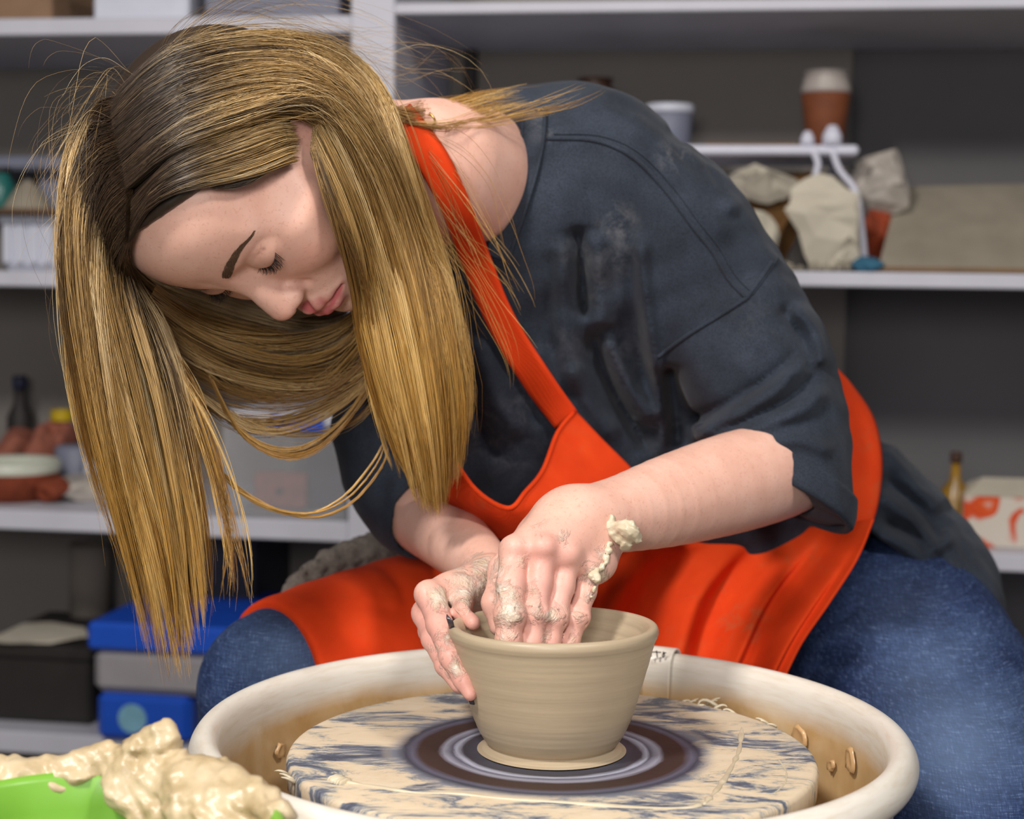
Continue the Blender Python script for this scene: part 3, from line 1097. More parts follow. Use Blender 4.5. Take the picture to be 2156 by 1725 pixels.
ridge('clay_ridge', [(690, 1642), (760, 1652), (860, 1668), (960, 1672), (1060, 1682), (1180, 1690), (1320, 1700), (1440, 1702), (1478, 1694)], .0019, m_slip, bat, seed=2, wob=.6)
ridge('clay_ridge', [(1562, 1532), (1556, 1580), (1535, 1625), (1512, 1660), (1482, 1694)], .0018, m_slip, bat, seed=3, wob=.6)
ridge('clay_smear', [(705, 1640), (716, 1646), (730, 1650)], .0050, m_slip, bat, seed=4, flat=.5)
ridge('clay_ridge', [(1640, 1600), (1655, 1625), (1652, 1650), (1630, 1672)], .0006, m_slip, bat, seed=5)


def flake(px, py, size, seed, parent, z=None, mat=None, name='clay_flake'):
    """curled shaving of clay"""
    rg = np.random.default_rng(seed)
    c = W(px, py, 1.0)
    D = c - CAM
    zz = ZB - .004 if z is None else z
    t = (zz - CAM[2]) / D[2]
    c = CAM + D * t
    n = 12
    a = np.linspace(0, rg.uniform(2.5, 4.5), n) + rg.uniform(0, 6)
    path = np.stack([size * np.cos(a), size * .6 * np.sin(a), .3 * size * np.sin(a * 1.7)], -1)
    rad = size * .22 * np.sin(np.linspace(.25, np.pi - .25, n))
    v, f = tube_vf(path, rad, 6)
    v = v + c
    o = obj(name, v, f, mat or m_slip, parent)
    return o


for i_, (px_, py_, s_) in enumerate(((1440, 1482, .006), (1466, 1479, .007), (1492, 1484, .008), (1515, 1492, .006), (1535, 1500, .005), (1478, 1488, .006), (1508, 1478, .007), (1600, 1520, .006), (1620, 1527, .005),
                                     (596, 1640, .007), (588, 1625, .005))):
    flake(px_, py_, s_, 80 + i_, bat, ZB - .002)
# splashes clinging to the pan wall
for i_, (px_, py_, s_) in enumerate(((1684, 1552, .0075), (1792, 1602, .0075), (1752, 1612, .004), (588, 1582, .0055), (1605, 1560, .005))):
    D = W(px_, py_, 1.0) - CAM
    # meet the inner wall of the pan
    ts = np.linspace(.8, 1.6, 4000)
    P = CAM + D * ts[:, None]
    rr_ = np.hypot(P[:, 0] - XW, (P[:, 1] - YW) / PSY)
    ins = (rr_ > .2165) & (P[:, 2] < ZB + .004) & (P[:, 1] > YW - .25)
    j = np.argmax(ins & (np.arange(4000) > np.argmin(rr_))) if (ins & (np.arange(4000) > np.argmin(rr_))).any() else np.argmin(np.abs(rr_ - .2165))
    c = P[j]
    n_ = np.array([XW - c[0], YW - c[1], 0])
    n_ /= np.linalg.norm(n_)
    tdir = np.array([-n_[1], n_[0], 0])
    rg = np.random.default_rng(300 + i_)
    aa = np.linspace(0, 2 * np.pi, 14, endpoint=False)
    rim_ = s_ * (1 + .25 * rg.uniform(-1, 1, 14))
    V_ = [c + n_ * .0012]
    for ring, (sc_, hh) in enumerate(((.55, .0012), (.85, .0026), (1.0, .0)), 1):
        for a_, r_ in zip(aa, rim_):
            V_.append(c + tdir * r_ * sc_ * np.cos(a_) + np.array([0, 0, 1]) * r_ * 1.1 * sc_ * np.sin(a_) + n_ * hh)
    Fc = [(0, 1 + q, 1 + (q + 1) % 14) for q in range(14)]
    for rg_ in range(2):
        b0_ = 1 + rg_ * 14
        Fc += [(b0_ + q, b0_ + 14 + q, b0_ + 14 + (q + 1) % 14, b0_ + (q + 1) % 14) for q in range(14)]
    obj('slip_splash', V_, Fc, plain('ochre_slip', srgb(196, 158, 112), .3, .6, .08, 60), wheel)

# the pot being thrown
pp = [(0, .012), (.028, .0115), (.034, .0135), (.0385, .022), (.0455, .045), (.0540, .068), (.0605, .0795), (.0628, .0835), (.0650, .0858), (.0680, .0862), (.0700, .0846), (.0706, .0815),
      (.0697, .0785), (.0680, .0745), (.0645, .0610), (.0600, .0450), (.0548, .0270), (.0500, .0150), (.0455, .0075), (.0425, .0045), (.0445, .0030), (.0470, .0016), (.0468, .0002), (0, .0002)]
pp = np.array(pp)
ps = smooth_poly(pp, 260)
ps[:, 0] = np.maximum(ps[:, 0], 0)
zz = ps[:, 1]
inner = np.arange(260) < 110
ps[:, 0] += np.where(inner & (zz > .02) & (zz < .08), .0003 * np.sin(zz * 900), 0)
ps[:, 0] += np.where(~inner & (zz > .012) & (zz < .074), .00006 * np.sin(zz * 520 + 1.0) + .00004 * np.sin(zz * 1500), 0)
v, f = lathe_vf(ps, 128)
v[:, 2] += .0012 * np.sin(np.arctan2(v[:, 1], v[:, 0]) + 2.4) * (v[:, 2] / .085)
o = obj('clay_bowl', v, f, m_clay, None, label='freshly thrown beige clay bowl between her hands', category='bowl')
o.location = (XW, YW, ZB + .0006)

# bucket of clay in the near corner
XB, YB = float(W(170, 1740, .86)[0]), .86
RB = .1075
zrim = float(W(170, 1740, .86)[2])
bk = empty('clay_bucket', (XB, YB, zrim - .20), 0, label='bright green bucket with wet clay scraps heaped over its rim', category='bucket')
a = np.linspace(0, 2 * np.pi, 96, endpoint=False)
bprof = [(0, 0), (.078, 0), (.082, .004), (.099, .180), (.1035, .184), (.1045, .198), (.101, .200), (.098, .196), (.0955, .18), (.079, .008), (0, .008)]
v, f = lathe_vf(bprof, 96)
th = np.arctan2(v[:, 1], v[:, 0])
rb = np.hypot(v[:, 0], v[:, 1])
fl = (1 + .018 * np.sign(np.sin(th * 9)) * np.abs(np.sin(th * 9)) ** .4 * ((v[:, 2] > .004) & (v[:, 2] < .182) & (rb > .07)))
v[:, 0] *= fl
v[:, 1] *= fl
o = obj('bucket_body', v, f, m_bucket, None)
o.parent = bk
blobs = []
rg = np.random.default_rng(12)


def BK(px, py, Y):
    return W(px, py, Y)


def rimY(px):
    x = (px - 170) / F_PX * YB
    return YB + math.sqrt(max(0.0, RB ** 2 - min(RB * .999, abs(x)) ** 2))


cb_ = []
for px_, py_, r_, dy_ in ((-60, 1640, .014, 0), (-20, 1636, .013, 0), (15, 1640, .012, -.004), (45, 1634, .012, 0), (75, 1628, .010, 0), (100, 1628, .009, -.004), (130, 1622, .010, 0), (160, 1614, .009, 0), (185, 1610, .010, 0),
                          (215, 1606, .010, 0), (245, 1602, .010, 0), (270, 1612, .009, -.008), (60, 1650, .009, -.010), (20, 1655, .009, -.012), (110, 1648, .008, -.010), (155, 1640, .007, -.010),
                          (255, 1640, .009, -.012), (250, 1672, .009, -.018), (275, 1690, .008, -.020), (235, 1655, .006, -.014), (310, 1650, .010, -.012), (330, 1690, .010, -.018), (300, 1715, .008, -.022), (345, 1720, .012, -.020),
                          (385, 1628, .012, -.004), (420, 1638, .013, -.004), (455, 1650, .014, -.004), (490, 1662, .013, -.004), (525, 1680, .012, -.004), (555, 1698, .011, -.004), (580, 1716, .010, -.004),
                          (390, 1665, .014, -.016), (430, 1690, .016, -.020), (470, 1700, .016, -.018), (510, 1718, .014, -.014), (400, 1720, .016, -.028), (450, 1745, .016, -.030), (540, 1745, .014, -.010), (360, 1650, .012, -.008)):
    cb_.append((W(px_, py_, rimY(px_) + dy_), r_))
CY = rimY(330)
chunk = [(W(336, 1560, CY), (.0085, .008, .0110)), (W(312, 1578, CY), (.0090, .008, .0110)), (W(330, 1600, CY), (.0120, .010, .0130)), (W(355, 1540, CY), (.0045, .005, .0040)), (W(362, 1570, CY), (.004, .004, .0035)),
         (W(284, 1570, CY), (.0050, .004, .0030)), (W(340, 1630, CY), (.013, .010, .012))]


def clay_sdf(P):
    d = d_ell(P, (XB, YB, zrim - .16), (.080, .080, .05))
    for c, r in cb_:
        d = smin(d, np.linalg.norm(P - c.astype(np.float32), axis=1) - r, .005)
    for c, r in chunk:
        d = smin(d, d_ell(P, c, r), .008)
    q = P * np.float32(1.0)
    nz = np.sin(q[:, 0] * 210 + 3 * np.sin(q[:, 2] * 150)) * np.sin(q[:, 2] * 260 + 2 * np.sin(q[:, 0] * 120)) * np.sin(q[:, 1] * 190)
    nz2 = np.sin(q[:, 0] * 520 + 2 * np.sin(q[:, 1] * 300)) * np.sin(q[:, 2] * 610 + q[:, 0] * 200)
    return d + nz * .0022 + nz2 * .0008


v, f = mesh_sdf(clay_sdf, (XB - .13, YB - .13, zrim - .15), (XB + .13, YB + .14, zrim + .07), .0019)
k = NT('scrap_clay', .34, .5)
vco = k.coord()
k.color(k.ramp(k.noise(vco, 45, 5, .6), [(.25, srgb(158, 136, 98)), (.5, srgb(192, 172, 138)), (.75, srgb(208, 190, 160))]))
k.bump(k.noise(vco, 120, 4), .5, .002)
m_scrap = k.m
obj('clay_heap', v, f, m_scrap, bk)
# the side table that carries the bucket
tb = empty('side_table', (XB, YB, 0), 0, label='small wooden side table under the green bucket', category='table')
m_wood = plain('table_wood', srgb(140, 104, 70), .6, .3, .2, 20)
zt = zrim - .20
for nm, vf in (('table_top', box_vf(-.085, .085, -.085, .085, zt - .02, zt, .003)), ('leg', box_vf(-.08, -.06, -.08, -.06, 0, zt - .02, .002)), ('leg', box_vf(.06, .08, -.08, -.06, 0, zt - .02, .002)),
               ('leg', box_vf(-.08, -.06, .06, .08, 0, zt - .02, .002)), ('leg', box_vf(.06, .08, .06, .08, 0, zt - .02, .002))):
    o = obj(nm, vf[0], vf[1], m_wood, None, smooth=False)
    o.parent = tb
# ------------------------------------------------------------------ the potter: body
HR = np.array([[-0.6464, 0.0781, -0.759], [0.6972, -0.3436, -0.6292], [-0.3099, -0.9359, 0.1676]])
HT = np.array([-0.2016, 1.2317, 0.0716]) + CAM          # head centre
_u, _s, _vt = np.linalg.svd(HR)
HR = _u @ _vt


def h2w(P):
    return np.asarray(P, float) @ HR.T + HT


def w2h(P):
    return (np.asarray(P, float) - HT) @ HR


person = empty('person', (0.42, 1.70, 0.0), 0, label='person in a dark shirt and orange apron bending over the pottery wheel', category='person')

# neck: from the skull to the collar, in head space
NK = [w2h(W(700, 330, 1.30)), w2h(W(860, 345, 1.34)), w2h(W(985, 365, 1.395))]
NK_TRAP = [w2h(W(930, 350, 1.36)), w2h(W(1050, 330, 1.43)), w2h(W(1045, 440, 1.425))]


def rotx(a):
    c, s = math.cos(a), math.sin(a)
    return np.array([[1, 0, 0], [0, c, -s], [0, s, c]])


def rotz(a):
    c, s = math.cos(a), math.sin(a)
    return np.array([[c, -s, 0], [s, c, 0], [0, 0, 1]])


def skull_sdf(P):
    d = d_ell(P, (0, -.017, .012), (.0725, .0840, .0765), rotx(.38))
    d = smin(d, d_ell(P, (0, .0360, .0370), (.0600, .0530, .0480)), .03)
    return d


UPLIP = [((0.0, .0872, -.0662), .0066), ((.0050, .0872, -.0648), .0064), ((.0135, .0830, -.0675), .0056), ((.0240, .0762, -.0722), .0032)]
LOLIP = [((0.0, .0862, -.0785), .0080), ((.0090, .0842, -.0780), .0074), ((.0225, .0765, -.0728), .0034)]
EYE = (.0312, .0672, -.0015)


def head_sdf(P):
    S = P.copy()
    S[:, 0] = np.abs(P[:, 0])                               # mirrored half
    d = skull_sdf(P)
    d = smin(d, d_ell(P, (0, .026, -.030), (.0550, .0500, .0610)), .030)          # mid face
    d = smin(d, d_cone(S, (.0470, -.002, -.060), (.0100, .0640, -.0985), .0150, .0135), .028)   # jaw
    d = smin(d, d_cone(S, (.0530, -.008, -.030), (.0475, -.002, -.062), .019, .016), .026)
    d = smin(d, d_ell(P, (0, .0690, -.0985), (.0160, .0145, .0135)), .018)      # chin
    d = smin(d, d_ell(P, (0, .035, -.085), (.036, .038, .018)), .025)           # floor of the mouth
    d = smin(d, d_ell(S, (.0350, .0560, -.0330), (.0225, .0205, .0240)), .024)  # cheek
    d = smin(d, d_ell(S, (.0515, .0405, -.0150), (.0150, .0180, .0130)), .024)  # cheekbone
    d = smin(d, d_cone(S, (.0100, .0735, .0160), (.0440, .0580, .0195), .0068, .0068), .020)  # brow
    d = smin(d, d_ell(P, (0, .0690, -.066), (.0260, .0180, .0230)), .018)       # muzzle
    # eye sockets
    d = smax(d, -d_ell(S, (.0325, .0890, -.0020), (.0160, .0110, .0085)), .012)
    d = smax(d, -d_ell(S, (.0160, .0895, .0010), (.0060, .0085, .0085)), .010)
    # nose
    d = smin(d, d_cone(P, (0, .0775, .0080), (0, .0910, -.0300), .0056, .0076), .016)
    d = smin(d, d_cone(P, (0, .0890, -.0280), (0, .0945, -.0378), .0084, .0105), .008)
    d = smin(d, d_ell(S, (.0098, .0870, -.0425), (.0065, .0090, .0066)), .0060)
    d = smin(d, d_ell(P, (0, .0900, -.0470), (.0042, .0080, .0036)), .004)
    d = smax(d, -d_ell(S, (.0060, .0930, -.0490), (.0030, .0044, .0032)), .0030)  # nostril
    d = smax(d, -d_cone(S, (.0172, .0850, -.0390), (.0182, .0800, -.0475), .0012, .0012), .006)  # alar groove
    # lips
    d = smin(d, d_chain(S, UPLIP, .003), .0040)
    d = smin(d, d_chain(S, LOLIP, .003), .0040)
    d = smax(d, -d_chain(S, [((0.0, .0948, -.0716), .0014), ((.0110, .0908, -.0722), .0013), ((.0200, .0835, -.0730), .0012), ((.0250, .0775, -.0732), .0009)]), .0034)
    d = smax(d, -d_ell(P, (0, .0935, -.0575), (.0030, .0058, .0055)), .0050)   # philtrum
    d = smax(d, -d_ell(P, (0, .0895, -.0885), (.0140, .0060, .0040)), .010)    # under the lower lip
    # temples
    d = smax(d, -d_ell(S, (.0790, .050, .022), (.013, .022, .022)), .022)
    # eyelids: the upper lid lies over the ball down to a curved margin, the lower lid tucks under it
    ax = S[:, 0] - EYE[0]
    margin = EYE[2] - .0066 + 20.0 * ax * ax + .06 * ax
    upper = smax(d_ell(S, EYE, (.0165, .0146, .0135)), margin - S[:, 2], .0010)
    d = smin(d, upper, .0026)
    lower = smax(d_ell(S, (EYE[0], EYE[1] - .0010, EYE[2] - .0010), (.0165, .0142, .0140)), S[:, 2] - margin + .0010, .0010)
    d = smin(d, lower, .0030)
    crease = d_chain(S, [((.0180, .0800, .0015), .0006), ((.0245, .0820, .0048), .0008), ((.0330, .0805, .0058), .0009), ((.0425, .0735, .0040), .0007)])
    d = smax(d, -crease, .0028)
    # ear
    e = d_ell(S, (.0745, -.020, -.010), (.0080, .0190, .0300), rotz(.34))
    e = smax(e, -d_ell(S, (.0830, -.016, -.007), (.0060, .0110, .0195), rotz(.34)), .004)
    d = smin(d, e, .006)
    # neck
    n = d_chain(P, [(NK[0], .050), (NK[1], .047), (NK[2], .046)], 0)
    n = smin(n, d_chain(P, [(NK_TRAP[0], .040), (NK_TRAP[1], .034)], .0), .03)
    n = smin(n, d_cone(P, NK_TRAP[0], NK_TRAP[2], .038, .026), .03)
    n = smin(n, d_cone(P, (-.056, -.030, -.045), w2h(W(1010, 460, 1.385)), .013, .012), .024)
    d = smin(d, n, .030)
    return d


hv, hf = mesh_sdf(head_sdf, (-.12, -.24, -.30), (.14, .125, .130), .00150)
A_ = np.abs(hv[:, 0])
S_ = hv.copy()
S_[:, 0] = A_
Sf = S_.astype(np.float32)
lips_m = np.minimum(d_chain(Sf, UPLIP), d_chain(Sf, LOLIP))
lip_attr = np.clip(1 - lips_m / .0012, 0, 1)
blush_attr = np.maximum(.8 * np.clip(1.3 - np.linalg.norm((S_ - np.array([.076, -.02, -.01])) / np.array([.014, .026, .036]), axis=1), 0, 1), 0) + np.clip(1 - np.linalg.norm((S_ - np.array([.042, .06, -.03])) / np.array([.024, .03, .022]), axis=1), 0, 1) * .9
blush_attr = np.maximum(blush_attr, np.clip(1.2 - np.linalg.norm((hv - np.array([0, .108, -.042])) / .016, axis=1), 0, 1) * .45)
lidtint = np.clip(1.3 - np.linalg.norm((S_ - np.array([.034, .076, .002])) / np.array([.018, .016, .011]), axis=1), 0, 1)
hw = h2w(hv)

# ---------------------------------------------------------------- arms and hands, in the room's space
R_ = lambda px_, Y: px_ / PXM(Y)


def J(px, py, Y, rpx):
    return (W(px, py, Y), rpx / PXM(Y))


def smc(chain, n):
    """resample a chain of (point, radius) smoothly"""
    q = smooth_poly(np.array([[*p, r] for p, r in chain]), n)
    return [(x[:3], float(x[3])) for x in q]


# near arm (her left): elbow -> wrist -> fingers inside the bowl
ARM_L = smc([J(1700, 955, 1.400, 84), J(1660, 985, 1.380, 98), J(1560, 1012, 1.335, 107), J(1420, 1052, 1.275, 98), J(1310, 1082, 1.228, 82), J(1222, 1098, 1.195, 72)], 20)
PALM_L = dict(wrist=J(1218, 1092, 1.195, 62), kn=[J(1083, 1160, 1.150, 34), J(1145, 1158, 1.150, 36), J(1196, 1174, 1.158, 34), J(1242, 1202, 1.170, 31)])
FING_L = [
    [J(1083, 1160, 1.150, 31), J(1075, 1232, 1.131, 30), J(1074, 1296, 1.118, 31), J(1070, 1352, 1.112, 27), J(1066, 1400, 1.112, 24)],
    [J(1145, 1158, 1.150, 30), J(1136, 1228, 1.138, 26), J(1126, 1292, 1.128, 27), J(1119, 1354, 1.122, 24), J(1112, 1410, 1.122, 21)],
    [J(1196, 1174, 1.158, 28), J(1184, 1236, 1.147, 25), J(1168, 1300, 1.136, 26), J(1156, 1356, 1.130, 23), J(1150, 1404, 1.130, 20)],
    [J(1242, 1202, 1.170, 26), J(1232, 1246, 1.158, 23), J(1216, 1300, 1.146, 23), J(1199, 1354, 1.140, 20), J(1192, 1388, 1.140, 18)],
]
THUMB_L = [J(1120, 1130, 1.200, 36), J(1060, 1200, 1.190, 30), J(1040, 1270, 1.170, 24), J(1050, 1320, 1.165, 20)]


def hand_l_sdf(P):
    d = d_chain(P, ARM_L, 0)
    # back of the hand: metacarpals spread from the wrist
    w_, wr = PALM_L['wrist']
    for i_, (kx_, kr) in enumerate(PALM_L['kn']):
        a0 = w_ + (kx_ - PALM_L['kn'][1][0]) * .35
        d = smin(d, d_cone(P, a0, kx_, wr * .72, kr * .92), .016)
    d = smin(d, d_cone(P, W(1180, 1120, 1.195), W(1160, 1165, 1.172), .022, .018), .02)     # flesh of the palm
    d = smin(d, d_cone(P, W(1262, 1110, 1.205), W(1258, 1185, 1.182), .016, .013), .014)    # outer edge of the hand
    # knuckles
    for (kx_, kr), up in zip(PALM_L['kn'], (.0050, .0060, .0050, .0035)):
        d = smin(d, np.linalg.norm(P - (kx_ + np.array([0, -.0085, .0035])).astype(np.float32), axis=1) - (kr * .52), .009)
    fd = None
    for ch in FING_L:
        e = d_chain(P, ch, .004)
        # thicker at the middle joint, creased over it
        pj, pr = ch[2]
        e = smin(e, d_ell(P, pj + np.array([0, -.0018, 0]), (pr * 1.03, pr * 1.03, pr * .80)), .005)
        for oz in (.0055, .0012, -.0032):
            c = pj + np.array([0, -pr * 1.02, oz])
            e = smax(e, -d_cone(P, c + np.array([-.006, .0022, 0]), c + np.array([.006, .0022, 0]), .0009, .0009), .0018)
        d = smin(d, e, .0045) if fd is None else smin(d, e, .0030)
        fd = 1
    d = smin(d, d_chain(P, THUMB_L, .006), .010)
    # webs between fingers: grooves
    return d


# far arm (her right): elbow -> wrist -> hand cupping the outside of the bowl
ARM_R = smc([J(845, 1050, 1.475, 80), J(900, 1090, 1.44, 82), J(955, 1135, 1.37, 74), J(1015, 1190, 1.285, 60), J(1040, 1218, 1.245, 52)], 16)
KN_R = [J(905, 1252, 1.180, 30), J(897, 1292, 1.195, 27), J(905, 1330, 1.205, 24)]
FING_R = [
    [J(908, 1254, 1.180, 31), J(925, 1315, 1.150, 27), J(950, 1385, 1.120, 24), J(975, 1432, 1.110, 20), J(990, 1462, 1.105, 15)],
    [J(897, 1296, 1.195, 26), J(912, 1346, 1.165, 24), J(938, 1402, 1.140, 21), J(966, 1444, 1.125, 17)],
    [J(905, 1330, 1.205, 23), J(930, 1376, 1.175, 20), J(960, 1420, 1.150, 18), J(985, 1450, 1.140, 14)],
]
THUMB_R = [J(1010, 1236, 1.215, 34), J(972, 1256, 1.190, 27), J(976, 1290, 1.165, 21), J(996, 1312, 1.150, 16)]


def hand_r_sdf(P):
    d = d_chain(P, ARM_R, 0)
    w_, wr = ARM_R[-1]
    for kx_, kr in KN_R:
        d = smin(d, d_cone(P, w_ * .85 + kx_ * .15, kx_, wr * .62, kr * .98), .014)
    d = smin(d, d_cone(P, W(1030, 1225, 1.23), W(960, 1245, 1.195), .015, .0125), .012)
    for ch in FING_R:
        e = d_chain(P, ch, .004)
        d = smin(d, e, .0035)
    for (kx_, kr) in KN_R[:2]:
        d = smin(d, np.linalg.norm(P - (kx_ + np.array([-.003, -.006, .002])).astype(np.float32), axis=1) - kr * .62, .008)
    t = d_chain(P, THUMB_R, .005)
    d = smin(d, t, .0045)
    # hollow between thumb and palm
    d = smax(d, -d_cone(P, W(1012, 1262, 1.165), W(1020, 1285, 1.165), .008, .007), .008)
    return d


def bounds(pts, pad):
    p = np.array([q[0] for q in pts])
    return p.min(0) - pad, p.max(0) + pad


lo_, hi_ = bounds(ARM_L + PALM_L['kn'] + sum(FING_L, []) + THUMB_L, .055)
lv, lf = mesh_sdf(hand_l_sdf, lo_, hi_, .0015)
lo_, hi_ = bounds(ARM_R + KN_R + sum(FING_R, []) + THUMB_R, .045)
rv, rf = mesh_sdf(hand_r_sdf, lo_, hi_, .0015)

# hidden core joining neck and arms under the clothes
TORSO = [J(1040, 380, 1.44, 80), J(1260, 560, 1.53, 170), J(1440, 820, 1.60, 180), J(1600, 1090, 1.66, 190), J(1640, 1230, 1.70, 195)]
SHOULD = [J(1150, 520, 1.50, 90), J(1400, 540, 1.49, 80), J(1600, 800, 1.45, 74), J(1690, 955, 1.40, 80)]
CHESTF = [J(960, 420, 1.42, 90), J(1000, 620, 1.50, 120), J(1120, 860, 1.56, 130)]
SHOULD_R = [J(1150, 560, 1.54, 90), J(920, 720, 1.53, 70), J(830, 900, 1.50, 60), J(845, 1030, 1.475, 70)]


def core_sdf(P):
    d = d_chain(P, TORSO, .05)
    d = smin(d, d_chain(P, SHOULD, .03), .03)
    d = smin(d, d_chain(P, CHESTF, .03), .03)
    return smin(d, d_chain(P, SHOULD_R, .03), .03)


lo_, hi_ = bounds(TORSO + SHOULD + SHOULD_R, .11)
cv_, cf_ = mesh_sdf(core_sdf, lo_, hi_, .006)


def clay_mask(P, spots):
    m = np.zeros(len(P))
    pxs = np.stack(to_px(P), -1)
    for (x, y, r, s) in spots:
        m = np.maximum(m, s * np.clip(1.25 - np.linalg.norm(pxs - (x, y), axis=1) / r, 0, 1))
    return m


mL = clay_mask(lv, [(1062, 1250, 40, .75), (1050, 1200, 34, .6), (1072, 1290, 40, .85), (1072, 1340, 34, .5), (1128, 1290, 30, .6), (1166, 1296, 30, .6), (1216, 1296, 28, .45), (1252, 1210, 40, .8), (1244, 1260, 30, .65),
                    (1270, 1160, 34, .55), (1140, 1120, 34, .35), (1185, 1130, 30, .35), (1100, 1190, 30, .3), (1200, 1340, 30, .4), (1150, 1340, 30, .45), (1120, 1240, 40, .35)])
mR = clay_mask(rv, [(985, 1235, 60, .75), (930, 1262, 34, .9), (1020, 1240, 50, .9), (940, 1330, 36, .6), (920, 1250, 26, .6), (960, 1400, 40, .5), (1010, 1200, 46, .6), (980, 1270, 30, .7), (925, 1370, 40, .35)])
bv = np.vstack([hw, lv, rv, cv_])
off = np.cumsum([0, len(hw), len(lv), len(rv)])
bf = np.vstack([hf, lf + off[1], rf + off[2], cf_ + off[3]])
z0 = np.zeros
att = dict(lip=np.r_[lip_attr, z0(len(lv) + len(rv) + len(cv_))], blush=np.r_[blush_attr, z0(len(lv) + len(rv) + len(cv_))],
           lid=np.r_[lidtint, z0(len(lv) + len(rv) + len(cv_))], slip=np.r_[z0(len(hw)), mL, mR, z0(len(cv_))],
           palm=np.r_[z0(len(hw)), np.clip(1 - np.abs(to_px(lv)[0] - 1150) / 170, 0, 1) * np.clip((to_px(lv)[1] - 1080) / 80, 0, 1), np.clip((to_px(rv)[1] - 1210) / 60, 0, 1), z0(len(cv_))])

k = NT('skin', .42, .42)
vco = k.coord()
base = k.ramp(k.noise(vco, 34, 5, .6), [(.25, srgb(218, 168, 150)), (.5, srgb(228, 180, 162)), (.8, srgb(235, 192, 176))])
fine = k.ramp(k.noise(vco, 420, 2, .5), [(.30, srgb(190, 130, 104)), (.42, (1, 1, 1)), (1, (1, 1, 1))])
base = k.mix(.20, base, fine, 'MULTIPLY')
frk = k.n('ShaderNodeTexVoronoi')
frk.inputs['Scale'].default_value = 170
k.l(vco, frk.inputs['Vector'])
fm = k.math('MULTIPLY', k.math('LESS_THAN', frk.outputs['Distance'], .13), k.math('GREATER_THAN', k.noise(vco, 40, 2), .62))
base = k.mix(k.math('MULTIPLY', fm, .07), base, srgb(168, 110, 80))
base = k.mix(k.math('MULTIPLY', k.attr('blush'), .55), base, srgb(222, 138, 120))
base = k.mix(k.math('MULTIPLY', k.attr('palm'), .55), base, srgb(214, 148, 138))
base = k.mix(k.math('MULTIPLY', k.attr('lid'), .40), base, srgb(182, 132, 110))
base = k.mix(k.attr('lip'), base, srgb(196, 104, 106))
sn = k.noise(k.coord('Object', (1, 1, 1)), 70, 6, .68, .8)
sf = k.math('SUBTRACT', k.math('ADD', k.attr('slip'), k.math('MULTIPLY', k.math('SUBTRACT', sn, .5), 2.2)), .34)
sf = k.math('MULTIPLY', sf, 2.2, True)
sf = k.math('MULTIPLY', sf, k.math('MULTIPLY', k.attr('slip'), 3.0, True))
slipc = k.ramp(k.noise(vco, 120, 3), [(.3, srgb(204, 186, 160)), (.7, srgb(222, 212, 200))])
k.color(k.mix(k.math('MULTIPLY', sf, .85), base, slipc))
rr_ = k.math('SUBTRACT', .46, k.math('MULTIPLY', sf, .22))
k.l(rr_, k.b.inputs['Roughness'])
k.b.inputs['Subsurface Weight'].default_value = .12
k.b.inputs['Subsurface Radius'].default_value = (.012, .005, .003)
k.b.inputs['Subsurface Scale'].default_value = .5
b1 = k.bump(k.noise(vco, 600, 2), .10, .0006)
k.bump(k.math('MULTIPLY', sf, k.noise(vco, 150, 4)), .9, .003, b1)
m_skin = k.m
obj('body', bv, bf, m_skin, person, attrs=att)
# ------------------------------------------------------------------ clothes
def chainJ(*pts):
    return [J(*p) for p in pts]


SH_TORSO = smc(chainJ((1150, 470, 1.50, 265), (1330, 720, 1.56, 285), (1520, 980, 1.61, 290), (1690, 1210, 1.66, 300), (1735, 1260, 1.67, 290)), 12)
SH_TRAP = chainJ((1090, 330, 1.435, 118), (1250, 380, 1.45, 150), (1400, 490, 1.45, 168))
SH_SLEEVE = smc(chainJ((1400, 500, 1.45, 168), (1510, 650, 1.44, 172), (1595, 800, 1.42, 162), (1640, 920, 1.395, 150), (1660, 1000, 1.375, 134), (1670, 1060, 1.36, 128)), 13)
SH_SLEEVE_R = smc(chainJ((1000, 560, 1.50, 150), (890, 720, 1.49, 140), (815, 900, 1.48, 118), (840, 1030, 1.465, 104), (880, 1080, 1.45, 98)), 7)
SH_HIP = smc(chainJ((1620, 1300, 1.69, 265), (1760, 1270, 1.66, 275), (1835, 1312, 1.625, 284)), 6)
SH_CHEST = chainJ((1060, 560, 1.47, 150), (1060, 800, 1.50, 170), (1130, 960, 1.53, 180), (1260, 1080, 1.57, 180))

COLLAR_C, COLLAR_T = W(1085, 350, 1.425), None


CUFF_O = W(1604, 988, 1.33).astype(np.float32)
CUFF_N = W(1604 - 530, 988 + 850, 1.33) - W(1604, 988, 1.33) + np.array([0, -.10, 0])
CUFF_N = (CUFF_N / np.linalg.norm(CUFF_N)).astype(np.float32)
CUFFR_O = W(895, 1085, 1.43).astype(np.float32)
CUFFR_N = W(1000, 1120, 1.36) - W(880, 1075, 1.45)
CUFFR_N = (CUFFR_N / np.linalg.norm(CUFFR_N)).astype(np.float32)


def shirt_base(P):
    d = d_chain(P, SH_TORSO, .003)
    d = smin(d, d_chain(P, SH_TRAP, .04), .06)
    d = smin(d, d_chain(P, SH_HIP, .004), .05)
    d = smin(d, d_chain(P, SH_CHEST, .05), .07)
    sl = d_chain(P, SH_SLEEVE, .002)
    sl = smax(sl, (P - CUFF_O) @ CUFF_N, .006)
    d = smin(d, sl, .024)
    sr_ = d_chain(P, SH_SLEEVE_R, 0)
    sr_ = smax(sr_, (P - CUFFR_O) @ CUFFR_N, .006)
    d = smin(d, sr_, .05)
    return d


